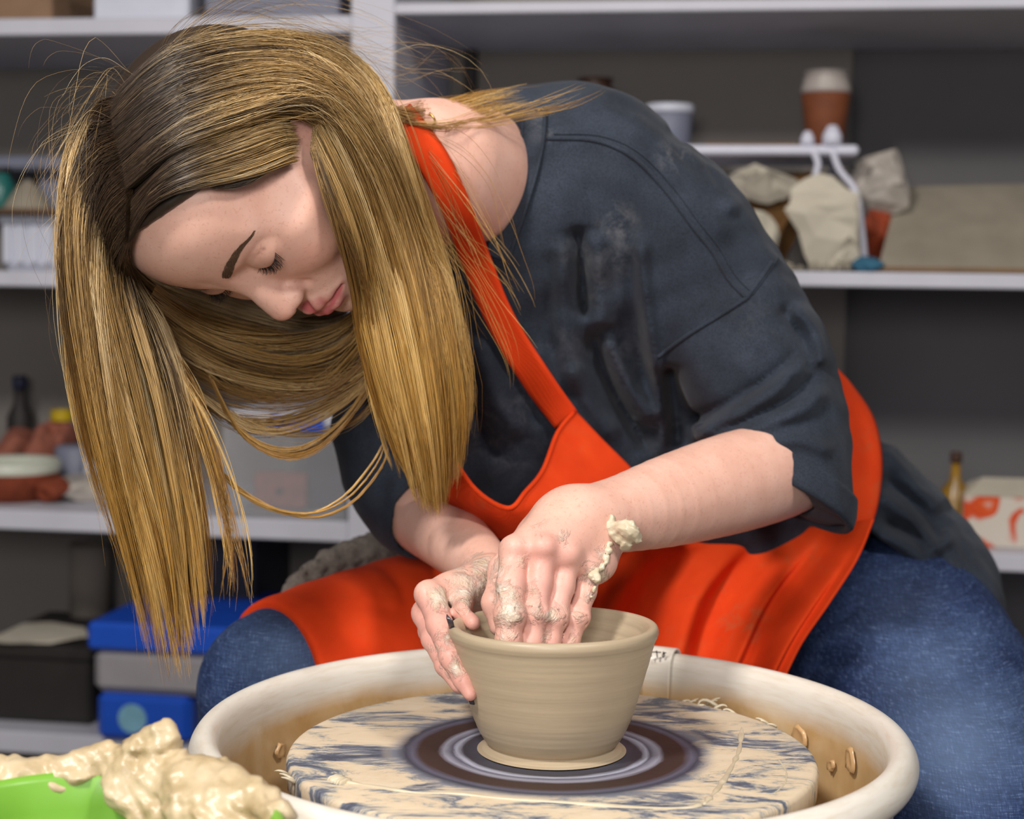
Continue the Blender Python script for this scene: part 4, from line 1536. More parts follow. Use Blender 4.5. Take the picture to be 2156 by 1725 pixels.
def strokes_3d(base, strokes):
    """pixel strokes pressed onto a base surface -> list of (points, radius, height, kind)"""
    out = []
    for pix, rad, hgt in strokes:
        q = smooth_poly(pix, max(6, int(len(pix) * 5)))
        P = hit(base, q[:, 0], q[:, 1], 1.0, 2.0)
        P = P[~np.isnan(P[:, 0])]
        for _ in range(6):
            P[1:-1] = (P[:-2] + 2 * P[1:-1] + P[2:]) / 4
        if len(P) >= 2:
            out.append((P, rad, hgt))
    return out


def add_folds(P, d, S3):
    """raise (height>0) or press in (height<0) the surface along strokes, soft gaussian profile"""
    for pts, rad, hgt in S3:
        lo, hi = pts.min(0) - rad * 2.5, pts.max(0) + rad * 2.5
        m = np.all((P > lo) & (P < hi), axis=1)
        if not m.any():
            continue
        Q = P[m]
        best = np.full(len(Q), 1e9, np.float32)
        for a, b in zip(pts[:-1], pts[1:]):
            best = np.minimum(best, d_cone(Q, a, b, 0, 0))
        L = np.float32(hgt * FOLDK) * np.exp(-(best / rad) ** 2)
        # fade at both ends
        e = np.minimum(np.linalg.norm(Q - pts[0].astype(np.float32), axis=1), np.linalg.norm(Q - pts[-1].astype(np.float32), axis=1))
        L *= np.clip(.06 + e / (rad * 4.0), 0, 1)
        d = d.copy()
        d[m] -= L
    return d


FOLDK = 1.2
FOLDS = [  # pixel stroke, radius (m), height (m): the drapes of the shirt
    ([(1212, 470), (1224, 540), (1228, 600), (1232, 680)], .0085, -.020),
    ([(1250, 480), (1256, 560), (1262, 640), (1268, 700)], .010, .010),
    ([(1185, 490), (1186, 600), (1194, 720), (1210, 840)], .010, .009),
    ([(1160, 520), (1156, 640), (1160, 760)], .008, -.006),
    ([(1352, 480), (1352, 560), (1366, 680), (1384, 800), (1396, 900), (1400, 960)], .0065, .011),
    ([(1330, 520), (1330, 620), (1344, 740), (1362, 840)], .009, -.006),
    ([(1244, 690), (1262, 750), (1296, 830), (1340, 905), (1372, 960)], .0085, -.022),
    ([(1268, 700), (1300, 770), (1340, 840), (1376, 900)], .008, .012),
    ([(1200, 760), (1240, 850), (1300, 930)], .008, .007),
    ([(1410, 760), (1420, 860), (1428, 950)], .011, -.018),
    ([(1440, 930), (1540, 880), (1640, 815), (1712, 740)], .0075, .013),
    ([(1430, 895), (1530, 850), (1620, 795), (1690, 735)], .008, -.012),
    ([(1500, 935), (1600, 898), (1690, 860), (1745, 810)], .0075, .011),
    ([(1480, 915), (1570, 885), (1660, 840), (1730, 780)], .006, -.009),
    ([(1560, 960), (1640, 930), (1700, 930), (1760, 960)], .007, .009),
    ([(1640, 640), (1690, 720), (1700, 790)], .008, -.009),
    ([(1665, 640), (1720, 700), (1735, 780)], .008, .009),
    ([(1600, 700), (1640, 760), (1660, 800)], .008, .005),
    ([(1410, 250), (1480, 335), (1540, 440)], .010, -.010),
    ([(1300, 250), (1400, 320), (1480, 420), (1540, 520)], .012, .006),
    ([(1440, 290), (1500, 370), (1552, 460)], .007, .007),
    ([(1000, 700), (1040, 820), (1100, 930)], .010, .008),
    ([(1060, 690), (1100, 800), (1150, 900)], .009, -.010),
    ([(980, 780), (1010, 880), (1060, 980)], .009, -.009),
    ([(1120, 720), (1170, 840), (1240, 930)], .008, .007),
    ([(1860, 930), (1920, 1010), (1990, 1080)], .010, .009),
    ([(1850, 1000), (1930, 1070), (1990, 1150)], .010, -.014),
    ([(1840, 1040), (1920, 1090), (1980, 1180)], .008, .011),
    ([(1840, 1090), (1920, 1130), (1975, 1210)], .008, -.012),
    ([(1830, 1120), (1930, 1160), (2000, 1240)], .008, .009),
    ([(1985, 1100), (2010, 1180), (2035, 1250)], .007, .009),
    ([(1850, 1105), (1920, 1120), (1985, 1190), (2020, 1260)], .006, -.008),
    ([(1990, 1140), (2030, 1210), (2050, 1270)], .006, -.008),
]
SEAMS = [  # raised stitched seams
    ([(1152, 292), (1250, 296), (1330, 330), (1400, 400), (1460, 480), (1500, 530), (1535, 590), (1572, 628)], .0035, .0028),
    ([(1625, 552), (1600, 590), (1572, 628)], .0035, .0026),
    ([(1572, 628), (1520, 662), (1450, 705), (1385, 752)], .0035, .0024),
    ([(1148, 232), (1140, 300), (1118, 370), (1092, 450), (1076, 510)], .0035, .0026),
]
FOLDP = [(smooth_poly(pix, 4 * len(pix)).astype(np.float32), rad * 2560.0, hgt) for pix, rad, hgt in FOLDS]


def drape(P, d):
    """press the drapes into the cloth; they run along sight-plane lines through its thickness"""
    x, y = to_px(P)
    Q = np.stack([x, y], 1).astype(np.float32)
    d = d.copy()
    for pts, r, h in FOLDP:
        m = np.all((Q > pts.min(0) - r * 2.6) & (Q < pts.max(0) + r * 2.6), axis=1)
        if not m.any():
            continue
        q = Q[m]
        best = np.full(len(q), 1e9, np.float32)
        tb = np.zeros(len(q), np.float32)
        n = len(pts) - 1
        for i in range(n):
            ab = pts[i + 1] - pts[i]
            t = np.clip(((q - pts[i]) @ ab) / (ab @ ab + 1e-9), 0, 1)
            e = np.linalg.norm(q - pts[i] - t[:, None] * ab, axis=1)
            c = e < best
            best = np.where(c, e, best)
            tb = np.where(c, (i + t) / n, tb)
        fade = np.clip(np.minimum(tb, 1 - tb) * 7.0, 0, 1)
        fade = fade * fade * (3 - 2 * fade)
        u = best / r
        prof = np.exp(-u * u) if h > 0 else np.exp(-np.sqrt(u * u + .02) * 1.5)
        d[m] -= np.float32(h) * prof * fade
    return d


def shirt_soft(P):
    return drape(P, shirt_base(P))



# neck opening: everything on the neck side of a curved cut is removed
NECKAX = [W(700, 330, 1.30), W(1040, 372, 1.40)]
cut_o = W(1068, 300, 1.395)
cut_n = (W(1000, 330, 1.36) - W(1200, 420, 1.50))
cut_n = cut_n / np.linalg.norm(cut_n)


def shirt_sdf(P):
    d = shirt_soft(P)
    # cloth bulges a bit all over
    d = d + .0012 * np.sin(P[:, 0] * 70 + 5 * np.sin(P[:, 2] * 31)) * np.sin(P[:, 2] * 64 + 4 * np.sin(P[:, 1] * 40))
    pl = (P - cut_o.astype(np.float32)) @ cut_n.astype(np.float32)
    rad = d_cone(P, NECKAX[0], NECKAX[1], .115, .115)
    d = smax(d, -np.maximum(-pl, rad), .003)
    # hem
    hem = np.minimum((W(1925, 1190, 1.50).astype(np.float32) - P) @ np.array([.545, -.06, .835], np.float32), P[:, 0] - float(W(1690, 1100, 1.55)[0]))
    d = smax(d, hem, .01)
    # hollow the cuffs where the arms come out
    d = smax(d, -d_chain(P, [(p, r * 1.05) for p, r in ARM_L[:6]], 0), .003)
    d = smax(d, -d_chain(P, [(p, r * 1.05) for p, r in ARM_R[:5]], 0), .003)
    return d


def jeans_sdf(P):
    d = d_chain(P, LEG_L, .002)
    d = smin(d, d_chain(P, LEG_R, .002), .05)
    d = smin(d, d_cone(P, *[J(1500, 1330, 1.70, 250)[0], J(1850, 1330, 1.68, 250)[0]], .115, .115), .06)
    d = add_folds(P, d, JFOLD3)
    return d


LEG_L = smc(chainJ((1820, 1330, 1.62, 262), (1920, 1480, 1.50, 270), (2000, 1650, 1.38, 262), (2060, 1790, 1.29, 240), (2090, 2000, 1.27, 200), (2110, 2600, 1.36, 150)), 16)
LEG_R = smc(chainJ((1350, 1360, 1.66, 230), (1050, 1355, 1.58, 215), (800, 1392, 1.49, 192), (602, 1442, 1.415, 170), (585, 1495, 1.41, 167), (560, 1800, 1.43, 150), (540, 2500, 1.50, 130)), 18)
JFOLDS = [([(1700, 1330), (1760, 1300), (1830, 1270)], .008, -.005), ([(1690, 1370), (1770, 1350), (1860, 1330)], .010, .004),
          ([(1680, 1400), (1750, 1390), (1820, 1360)], .008, -.005), ([(1700, 1420), (1760, 1430), (1840, 1410)], .008, .004)]
JFOLD3 = []
_jb = jeans_sdf
JFOLD3 = strokes_3d(_jb, JFOLDS)
# ---END-SDF

# ---- materials
def fabric(name, base_stops, scale, rough=.85, weave=2600, wstr=.25, fuzz=.0):
    k = NT(name, rough, .25)
    v = k.coord()
    c = k.ramp(k.noise(v, scale, 5, .62), base_stops)
    return k, v, c


k, v_, c_ = fabric('charcoal_cotton', [(.30, srgb(34, 39, 49)), (.52, srgb(42, 49, 61)), (.78, srgb(54, 62, 76))], 22)
fade = k.ramp(k.noise(v_, 7, 3, .6), [(.50, (0, 0, 0)), (.75, (1, 1, 1))])
c_ = k.mix(k.math('MULTIPLY', fade, .30), c_, srgb(78, 88, 104))
speck = k.ramp(k.noise(v_, 900, 2, .5), [(.35, srgb(120, 120, 130)), (.6, (1, 1, 1))])
c_ = k.mix(.5, c_, speck, 'MULTIPLY')
dustn = k.math('MULTIPLY', k.math('MULTIPLY', k.attr('dust'), .42), k.math('MULTIPLY', k.math('SUBTRACT', k.noise(v_, 45, 6, .75, .5), .46), 3.2, True))
c_ = k.mix(dustn, c_, srgb(176, 174, 176))
k.color(c_)
k.bump(k.noise(v_, 1400, 2), .25, .0008)
k.b.inputs['Sheen Weight'].default_value = .06
m_shirt = k.m

k, v_, c_ = fabric('orange_twill', [(.3, srgb(222, 62, 14)), (.6, srgb(232, 70, 18)), (.8, srgb(238, 80, 28))], 30)
wv = k.n('ShaderNodeTexWave', wave_type='BANDS', bands_direction='DIAGONAL')
wv.inputs['Scale'].default_value = 260
wv.inputs['Distortion'].default_value = .6
k.l(v_, wv.inputs['Vector'])
c_ = k.mix(.14, c_, k.ramp(wv.outputs['Fac'], [(.2, srgb(190, 70, 30)), (.7, (1, 1, 1))]), 'MULTIPLY')
st_ = k.math('MULTIPLY', k.attr('dust'), k.math('MULTIPLY', k.math('SUBTRACT', k.noise(v_, 55, 5, .7, .6), .50), 7.0, True))
c_ = k.mix(k.math('MULTIPLY', st_, .7), c_, srgb(168, 108, 66))
k.color(c_)
k.bump(wv.outputs['Fac'], .2, .0005)
m_apron = k.m

k, v_, c_ = fabric('blue_denim', [(.28, srgb(34, 48, 84)), (.5, srgb(46, 66, 108)), (.78, srgb(76, 98, 140))], 14)
thr = k.noise(k.coord('Object', (60, 60, 900), (.5, .2, .3)), 1.6, 3, .7)
thr2 = k.noise(k.coord('Object', (900, 60, 90), (.2, .5, .3)), 1.6, 3, .7)
tw = k.ramp(k.math('MULTIPLY', k.math('ADD', thr, thr2), .5), [(.38, srgb(70, 74, 96)), (.5, srgb(180, 186, 200)), (.60, (1, 1, 1))])
c_ = k.mix(.85, c_, tw, 'MULTIPLY')
lite = k.ramp(k.math('MULTIPLY', k.math('ADD', thr, thr2), .5), [(.56, (0, 0, 0)), (.68, (1, 1, 1))])
c_ = k.mix(k.math('MULTIPLY', lite, .45), c_, srgb(160, 176, 200))
c_ = k.mix(k.math('MULTIPLY', k.attr('dust'), .40), c_, srgb(126, 150, 186))
k.color(c_)
k.bump(k.math('ADD', thr, thr2), .35, .0008)
m_denim = k.m

# ---- shirt mesh
lo_, hi_ = bounds(SH_TORSO + SH_SLEEVE + SH_SLEEVE_R + SH_CHEST, .145)
sv_, sf_ = mesh_sdf(shirt_sdf, lo_, hi_, .0028)
dust = clay_mask(sv_, [(1300, 470, 45, .8), (1220, 540, 40, .55), (1290, 540, 50, .5), (1250, 600, 60, .35), (1010, 900, 70, .45), (1080, 960, 60, .4), (1200, 720, 80, .25), (1420, 330, 40, .7), (1150, 270, 30, .5),
                        (1400, 900, 60, .35), (1300, 740, 60, .35), (1100, 860, 60, .35), (1600, 680, 90, .15)])
shirt = obj('shirt', sv_, sf_, m_shirt, person, attrs=dict(dust=dust), label='faded charcoal cotton shirt')
# stitched rib of the collar and turned-up cuff edge are seam strips on top of the cloth
def ribbon(pix, wpx, base, off, n=60, y0=1.0, y1=2.0, smooth=4, wide=None):
    """strip of cloth following a pixel line on a base surface: grid (n, 7, 3)"""
    c = smooth_poly(pix, n)
    t = np.gradient(c, axis=0)
    t /= np.linalg.norm(t, axis=1, keepdims=True)
    nn = np.stack([-t[:, 1], t[:, 0]], 1)
    w = np.broadcast_to(np.asarray(wpx, float), (n,)) if np.ndim(wpx) == 0 else np.interp(np.linspace(0, 1, n), np.linspace(0, 1, len(wpx)), wpx)
    s = np.linspace(-.5, .5, 7)
    Q = c[:, None, :] + nn[:, None, :] * (s[None, :, None] * w[:, None, None])
    P = hit(base, Q[..., 0], Q[..., 1], y0, y1, off)
    Yv = P[..., 1]
    # fill misses and smooth depth along and across the strip
    for j in range(7):
        col = Yv[:, j]
        ok = ~np.isnan(col)
        if ok.sum() >= 2:
            Yv[:, j] = np.interp(np.arange(n), np.arange(n)[ok], col[ok])
        else:
            Yv[:, j] = np.nan
    ok = ~np.isnan(Yv[0])
    for i in range(n):
        Yv[i] = np.interp(np.arange(7), np.arange(7)[ok], Yv[i][ok])
    for _ in range(smooth):
        Z = Yv.copy()
        Z[1:-1] = (Yv[:-2] + Yv[1:-1] * 2 + Yv[2:]) / 4
        Yv = np.minimum(Z, Yv + .0) if False else Z
        Z = Yv.copy()
        Z[:, 1:-1] = (Yv[:, :-2] + Yv[:, 1:-1] * 2 + Yv[:, 2:]) / 4
        Yv = Z
    return W(Q[..., 0], Q[..., 1], Yv)


def seam_tube(pix, r, base, parent, mat, name='seam', n=70, off=.0004):
    q = smooth_poly(pix, n)
    P = hit(base, q[:, 0], q[:, 1], 1.0, 2.0, off)
    P = P[~np.isnan(P[:, 0])]
    for _ in range(2):
        P[1:-1] = (P[:-2] + 2 * P[1:-1] + P[2:]) / 4
    v, f = tube_vf(P, r, 8)
    return obj(name, v, f, mat, parent, attrs=dict(dust=np.zeros(len(v))))


for pix, _r, _h in SEAMS[:3]:
    seam_tube(pix, .0017, shirt_sdf, shirt, m_shirt)
    q = np.array(pix, float) + np.array([14, -10])
    seam_tube(q, .0007, shirt_sdf, shirt, m_shirt)
G = ribbon([(1124, 222), (1122, 285), (1108, 355), (1086, 430), (1062, 500), (1046, 545)], 46, shirt_sdf, .0035, 60, smooth=10)
v, f = sheet_vf(G, .003)
obj('collar', v, f, m_shirt, shirt, attrs=dict(dust=clay_mask(v, [(1140, 260, 40, .5)])))
for j_ in (0, 6):
    v, f = tube_vf(G[:, j_], .0014, 8)
    obj('seam', v, f, m_shirt, shirt, attrs=dict(dust=np.zeros(len(v))))
# turned-up cuff of the near sleeve: a band round the opening
cc = CUFF_O.astype(float)
nn_ = CUFF_N.astype(float)
pm, pr_ = min(ARM_L, key=lambda q: abs((q[0] - cc) @ nn_))
cc = pm - nn_ * ((pm - cc) @ nn_)
e1 = np.cross(nn_, [0, 0, 1.0])
e1 /= np.linalg.norm(e1)
e2 = np.cross(nn_, e1)
na = 72
aa = np.linspace(0, 2 * np.pi, na, endpoint=False)
dirs = np.cos(aa)[:, None] * e1 + np.sin(aa)[:, None] * e2


def sleeve_r(h):
    rr = np.full(na, .085)
    for _ in range(60):
        d = d_chain((cc + nn_ * h + dirs * rr[:, None]).astype(np.float32), SH_SLEEVE, .002)
        rr = np.clip(rr - np.clip(d, -.004, .01), .03, .085)
    return rr


r1, r2 = sleeve_r(-.002), sleeve_r(-.020)
rings = []
for h, r_, o_ in ((-.022, r2, -.003), (-.0215, r2, .0022), (-.018, r2, .0034), (-.010, (r1 + r2) / 2, .0038), (-.002, r1, .0036), (.0012, r1, .0024), (.0018, r1, .0), (.0012, r1, -.0024), (-.004, r1, -.004)):
    wob = .0008 * np.sin(aa * 5 + h * 200)
    rings.append(cc + nn_ * h + dirs * (r_ + o_ + wob)[:, None])
V = np.array(rings)
ii = np.arange(len(rings) * na).reshape(len(rings), na)
jj = np.roll(ii, -1, 1)
F = np.concatenate([np.stack([ii[q], jj[q], jj[q + 1], ii[q + 1]], -1) for q in range(len(rings) - 1)])
obj('cuff', V.reshape(-1, 3), F, m_shirt, shirt, attrs=dict(dust=np.zeros(V.size // 3)))


def headw(P):
    return head_sdf(w2h(P).astype(np.float32))


def shirt_neck(P):
    return np.minimum(shirt_sdf(P), headw(P))


# ---- jeans
lo_ = np.array([W(400, 1400, 1.4)[0] - .02, 1.08, .05])
hi_ = np.array([W(2160, 1700, 1.45)[0] + .10, 1.90, W(1700, 1150, 1.65)[2] + .02])
jv_, jf_ = mesh_sdf(jeans_sdf, lo_, hi_, .0042)
jd = clay_mask(jv_, [(2010, 1560, 170, .8), (1960, 1420, 140, .5), (600, 1380, 110, .55), (1900, 1300, 120, .3)])
obj('jeans', jv_, jf_, m_denim, person, attrs=dict(dust=jd), label='worn blue denim jeans')
for (px_, py_, Y_) in ((2110, 2600, 1.36), (540, 2500, 1.45)):
    c = W(px_, py_, Y_)
    def shoe(P, c=c):
        d = d_cone(P, (c[0], c[1] + .05, .055), (c[0], c[1] - .14, .045), .050, .040)
        d = smin(d, d_cone(P, (c[0], c[1] + .03, .12), (c[0], c[1] + .03, .06), .045, .050), .03)
        return smax(d, .004 - P[:, 2], .006)
    v, f = mesh_sdf(shoe, (c[0] - .08, c[1] - .21, -.01), (c[0] + .08, c[1] + .13, .19), .006)
    obj('shoe', v, f, m_black, person)

# ---- apron: bib as the part, straps, skirt and side band below it
def pj(rows):
    return np.array([[W(*p) for p in r] for r in rows])


bib_rows = [
    [(893, 900, 1.380), (936, 940, 1.345), (1000, 1030, 1.318), (1069, 1070, 1.306), (1106, 1036, 1.320), (1143, 990, 1.350), (1174, 911, 1.392), (1212, 864, 1.418)],
    [(890, 950, 1.378), (936, 985, 1.345), (1004, 1052, 1.322), (1072, 1086, 1.312), (1128, 1066, 1.322), (1188, 1030, 1.352), (1234, 970, 1.392), (1270, 925, 1.420)],
    [(892, 1005, 1.385), (940, 1040, 1.355), (1012, 1080, 1.335), (1076, 1108, 1.328), (1150, 1105, 1.335), (1230, 1080, 1.362), (1290, 1030, 1.400), (1332, 988, 1.428)],
    [(920, 1060, 1.405), (960, 1090, 1.385), (1020, 1120, 1.372), (1090, 1150, 1.370), (1170, 1160, 1.375), (1260, 1150, 1.395), (1340, 1110, 1.425), (1400, 1070, 1.450)],
]
G = patch(pj(bib_rows), 50, 90)
v, f = sheet_vf(G, .0022)
bibd = clay_mask(v, [(1020, 1055, 30, .5), (1210, 930, 40, .2)])
apron = obj('apron', v, f, m_apron, person, attrs=dict(dust=bibd), label='bright orange apron')
# hem roll along the bib's top edge
v, f = tube_vf(G[0, ::2] + np.array([0, -.0006, 0]), .0020, 8)
obj('bib_hem', v, f, m_apron, apron, attrs=dict(dust=np.zeros(len(v))))
G = ribbon([(842, 232), (866, 268), (912, 335), (960, 435), (1002, 550), (1040, 645), (1085, 730), (1140, 815), (1192, 884)], [52, 62, 66, 64, 62, 60, 60, 62, 60], shirt_neck, .0075, 90, smooth=14)
v, f = sheet_vf(G, .0022)
obj('strap', v, f, m_apron, apron, attrs=dict(dust=np.zeros(len(v))))
G = ribbon([(745, 690), (780, 760), (815, 850), (855, 930), (905, 1010)], [52, 54, 54, 54, 50], shirt_sdf, .006, 50, smooth=14)
v, f = sheet_vf(G, .0022)
obj('strap', v, f, m_apron, apron, attrs=dict(dust=np.zeros(len(v))))

sk_rows = [
    [(1130, 1200, 1.44), (1250, 1172, 1.455), (1400, 1150, 1.480), (1550, 1128, 1.500), (1680, 1112, 1.505), (1770, 1102, 1.480), (1838, 1092, 1.452)],
    [(1120, 1260, 1.430), (1250, 1225, 1.455), (1400, 1200, 1.475), (1540, 1180, 1.488), (1650, 1175, 1.480), (1735, 1178, 1.455), (1803, 1176, 1.432)],
    [(1120, 1320, 1.420), (1240, 1290, 1.445), (1380, 1270, 1.462), (1500, 1255, 1.468), (1600, 1255, 1.452), (1680, 1262, 1.430), (1745, 1268, 1.412)],
    [(1130, 1400, 1.415), (1240, 1380, 1.435), (1360, 1365, 1.448), (1470, 1350, 1.448), (1560, 1345, 1.432), (1632, 1348, 1.410), (1688, 1352, 1.398)],
    [(1140, 1470, 1.412), (1240, 1460, 1.428), (1350, 1450, 1.436), (1450, 1440, 1.434), (1530, 1435, 1.420), (1595, 1438, 1.404), (1645, 1438, 1.394)],
]
G = patch(pj(sk_rows), 90, 140)
uu, vv_ = np.meshgrid(np.linspace(0, 1, 140), np.linspace(0, 1, 90))
# pleats fan out from the hip
ph = (uu * 4.4 + vv_ * .55 + .10 * np.sin(vv_ * 5))
wave = (.5 + .5 * np.sin(2 * np.pi * ph)) ** 1.6
G[..., 1] -= (.030 * wave - .012) * np.clip(vv_ * 2.2, .15, 1) * np.clip((1 - uu) * 6, 0, 1)
G[..., 2] -= .004 * wave * np.clip(vv_ * 2, 0, 1)
v, f = sheet_vf(G, .0022)
skd = clay_mask(v, [(1560, 1330, 60, .85), (1590, 1290, 40, .5), (1500, 1250, 50, .4), (1640, 1180, 50, .45), (1450, 1390, 50, .5), (1380, 1280, 60, .35), (1720, 1170, 40, .35)])
obj('skirt', v, f, m_apron, apron, attrs=dict(dust=skd))
# side band round the hip
L_ = [(1712, 745), (1738, 810), (1758, 880), (1775, 960), (1770, 1040), (1752, 1110), (1735, 1150)]
R_pts = [(1738, 752), (1792, 808), (1838, 880), (1856, 965), (1852, 1045), (1836, 1105), (1808, 1160)]
n_ = 60
a_, b_ = smooth_poly(L_, n_), smooth_poly(R_pts, n_)
Q = a_[:, None] + (b_ - a_)[:, None] * np.linspace(0, 1, 13)[None, :, None]
P_ = hit(shirt_sdf, Q[..., 0], Q[..., 1], 1.0, 2.0, .006)
Yv = P_[..., 1]
torso_Y = hit(lambda P: d_chain(P, SH_TORSO, .003), Q[..., 0], Q[..., 1], 1.0, 2.0, .012)[..., 1]
Yv = np.where(np.isnan(torso_Y), 1.60, torso_Y)
Yv = Yv - .012 * np.clip(np.linspace(0, 1, n_)[:, None] * 2 - .8, 0, 1)
for _ in range(12):
    Z = Yv.copy()
    Z[1:-1] = (Yv[:-2] + 2 * Yv[1:-1] + Yv[2:]) / 4
    Z[:, 1:-1] = (Z[:, :-2] + 2 * Z[:, 1:-1] + Z[:, 2:]) / 4
    Yv = Z
G = W(Q[..., 0], Q[..., 1], Yv)
w_ = np.linspace(0, 1, 13)[None, :]
t_ = np.linspace(0, 1, n_)[:, None]
G[..., 1] -= .010 * np.exp(-((w_ - .9) / .18) ** 2) * np.exp(-((t_ - .35) / .25) ** 2)
v, f = sheet_vf(G, .0022)
obj('side_band', v, f, m_apron, apron, attrs=dict(dust=clay_mask(v, [(1835, 930, 30, .4), (1845, 1010, 30, .5), (1840, 1060, 30, .4)])))

# the panel lying over her far thigh
KA = LEG_R
ax_ = W(620, 1440, 1.42) - W(1050, 1370, 1.58)
ax_ = (ax_ / np.linalg.norm(ax_)).astype(np.float32)
HEM_O = W(640, 1300, 1.375).astype(np.float32)
TF3 = strokes_3d(jeans_sdf, [([(760, 1195), (800, 1240), (790, 1290)], .006, .0035), ([(800, 1200), (850, 1260), (840, 1320)], .007, -.003), ([(690, 1230), (760, 1260), (800, 1320)], .008, .0025),
                             ([(850, 1200), (880, 1270), (880, 1340)], .007, .003)])


def thigh_sdf(P):
    d = d_chain(P, LEG_R, .002)
    d = add_folds(P, d, TF3) - .0060
    hemcut = (P - HEM_O) @ ax_
    side = (P[:, 2] - float(W(600, 1452, 1.41)[2])) * -1.0
    d = smax(d, hemcut, .002)
    return smax(d, side, .003)


v, f = mesh_sdf(thigh_sdf, np.array([W(400, 1400, 1.4)[0], 1.15, .50]), np.array([W(1350, 1300, 1.6)[0], 1.78, W(900, 1120, 1.5)[2] + .03]), .0032)
obj('thigh_panel', v, f, m_apron, apron, attrs=dict(dust=clay_mask(v, [(726, 1268, 18, .5), (760, 1330, 40, .2)])))

# ---- grey towel behind the thigh panel
TW = smc(chainJ((606, 1246, 1.52, 16), (650, 1222, 1.55, 30), (715, 1186, 1.58, 36), (780, 1168, 1.60, 40), (850, 1164, 1.61, 42), (905, 1186, 1.60, 40), (945, 1240, 1.58, 34)), 11)


def towel_sdf(P):
    d = d_chain(P, TW, .006)
    return d + .0030 * np.sin(P[:, 0] * 260 + 3 * np.sin(P[:, 2] * 140)) * np.sin(P[:, 2] * 240) * np.sin(P[:, 1] * 230) + .0012 * np.sin(P[:, 0] * 800) * np.sin(P[:, 2] * 760 + P[:, 1] * 500)


lo_, hi_ = bounds(TW, .03)
v, f = mesh_sdf(towel_sdf, lo_, hi_, .0025)
m_towel = plain('grey_fleece', srgb(112, 104, 98), .95, .1, .25, 300, .8)
obj('towel', v, f, m_towel, None, label='grey fleecy towel lying behind the orange thigh panel', category='towel')

# ---- stool under the potter
sx, sy_ = float(W(1660, 1400, 1.70)[0]), 1.72
zs = -.006 + float(jv_[(np.abs(jv_[:, 0] - sx) < .08) & (np.abs(jv_[:, 1] - sy_) < .08)][:, 2].min())
stool = empty('stool', (sx, sy_, 0), 0, label='round wooden stool the potter sits on', category='stool')
m_wood2 = plain('stool_wood', srgb(120, 86, 58), .6, .3, .2, 20)
v, f = lathe_vf([(0, zs - .035), (.150, zs - .035), (.160, zs - .028), (.160, zs - .006), (.152, zs), (0, zs)], 48)
o = obj('seat', v, f, m_wood2, None)
o.parent = stool
for q in range(4):
    a = math.pi / 4 + q * math.pi / 2
    v, f = tube_vf([(.155 * math.cos(a), .155 * math.sin(a), 0), (.115 * math.cos(a), .115 * math.sin(a), zs - .034)], .014, 12)
    o = obj('leg', v, f, m_wood2, None)
    o.parent = stool
# clay clinging to the wrist and the edge of the hand
def gob(name, blobs, h=.0012, seed=0, amp=.0010):
    pts = [J(*b) for b in blobs]
    def fn(P):
        d = None
        for p, r in pts:
            e = np.linalg.norm(P - p.astype(np.float32), axis=1) - r
            d = e if d is None else smin(d, e, .004)
        nz = np.sin(P[:, 0] * 430 + seed + 3.1 * np.sin(P[:, 2] * 370 + P[:, 1] * 210)) * np.sin(P[:, 2] * 390 + P[:, 1] * 300 + 2 * np.sin(P[:, 0] * 310))
        return d + amp * nz + amp * .4 * np.sin(P[:, 0] * 1300 + 2 * np.sin(P[:, 2] * 900)) * np.sin(P[:, 2] * 1100)
    lo, hi = bounds(pts, .016)
    return mesh_sdf(fn, lo, hi, h)


v, f = gob('clay_gob', [(1284, 1104, 1.178, 12), (1296, 1118, 1.176, 17), (1306, 1108, 1.172, 13), (1322, 1114, 1.168, 20), (1334, 1126, 1.168, 15), (1304, 1134, 1.174, 14), (1320, 1142, 1.172, 13), (1346, 1134, 1.170, 7), (1290, 1092, 1.180, 7), (1316, 1156, 1.174, 6)], seed=1)
obj('clay_gob', v, f, m_slip, person, label='lump of wet clay stuck to the wrist')
v, f = gob('clay_gob', [(1280, 1160, 1.168, 9), (1276, 1178, 1.164, 9), (1264, 1196, 1.160, 10), (1254, 1206, 1.155, 9), (1246, 1214, 1.152, 8), (1258, 1220, 1.152, 8), (1250, 1240, 1.150, 6), (1284, 1146, 1.172, 7), (1246, 1256, 1.148, 5)], seed=4, amp=.0007)
obj('clay_smear', v, f, m_slip, person, label='wet clay along the edge of the hand')
# dark metal rib held against the bowl
ribp = np.array([W(941, 1294, 1.120), W(948, 1312, 1.118), W(957, 1350, 1.135), W(970, 1415, 1.130), W(984, 1455, 1.108), W(994, 1484, 1.108)])
c_ = smooth_poly(ribp, 24)
wd = np.interp(np.linspace(0, 1, 24), [0, .12, .5, 1], [.0006, .0036, .0036, .003])
G = c_[:, None, :] + np.array([-1, .25, .1])[None, None, :] * (np.linspace(-.5, .5, 5)[None, :, None] * wd[:, None, None])
v, f = sheet_vf(G, .0012)
m_rib = plain('dark_steel', srgb(58, 52, 62), .3, .6, .1)
obj('shaping_rib', v, f, m_rib, None, label='thin dark shaping rib held against the outside of the bowl', category='pottery tool')
# ------------------------------------------------------------------ hair
def hair_cap(P):
    d = skull_sdf(P) - .0055
    cut = (P[:, 1] - .078) * .75 - (P[:, 2] - .076) * .66 + .0125
    d = smax(d, cut, .004)
    return d


def capw(P):
    return hair_cap(w2h(P).astype(np.float32))


def skullw(P):
    return skull_sdf(w2h(P).astype(np.float32))


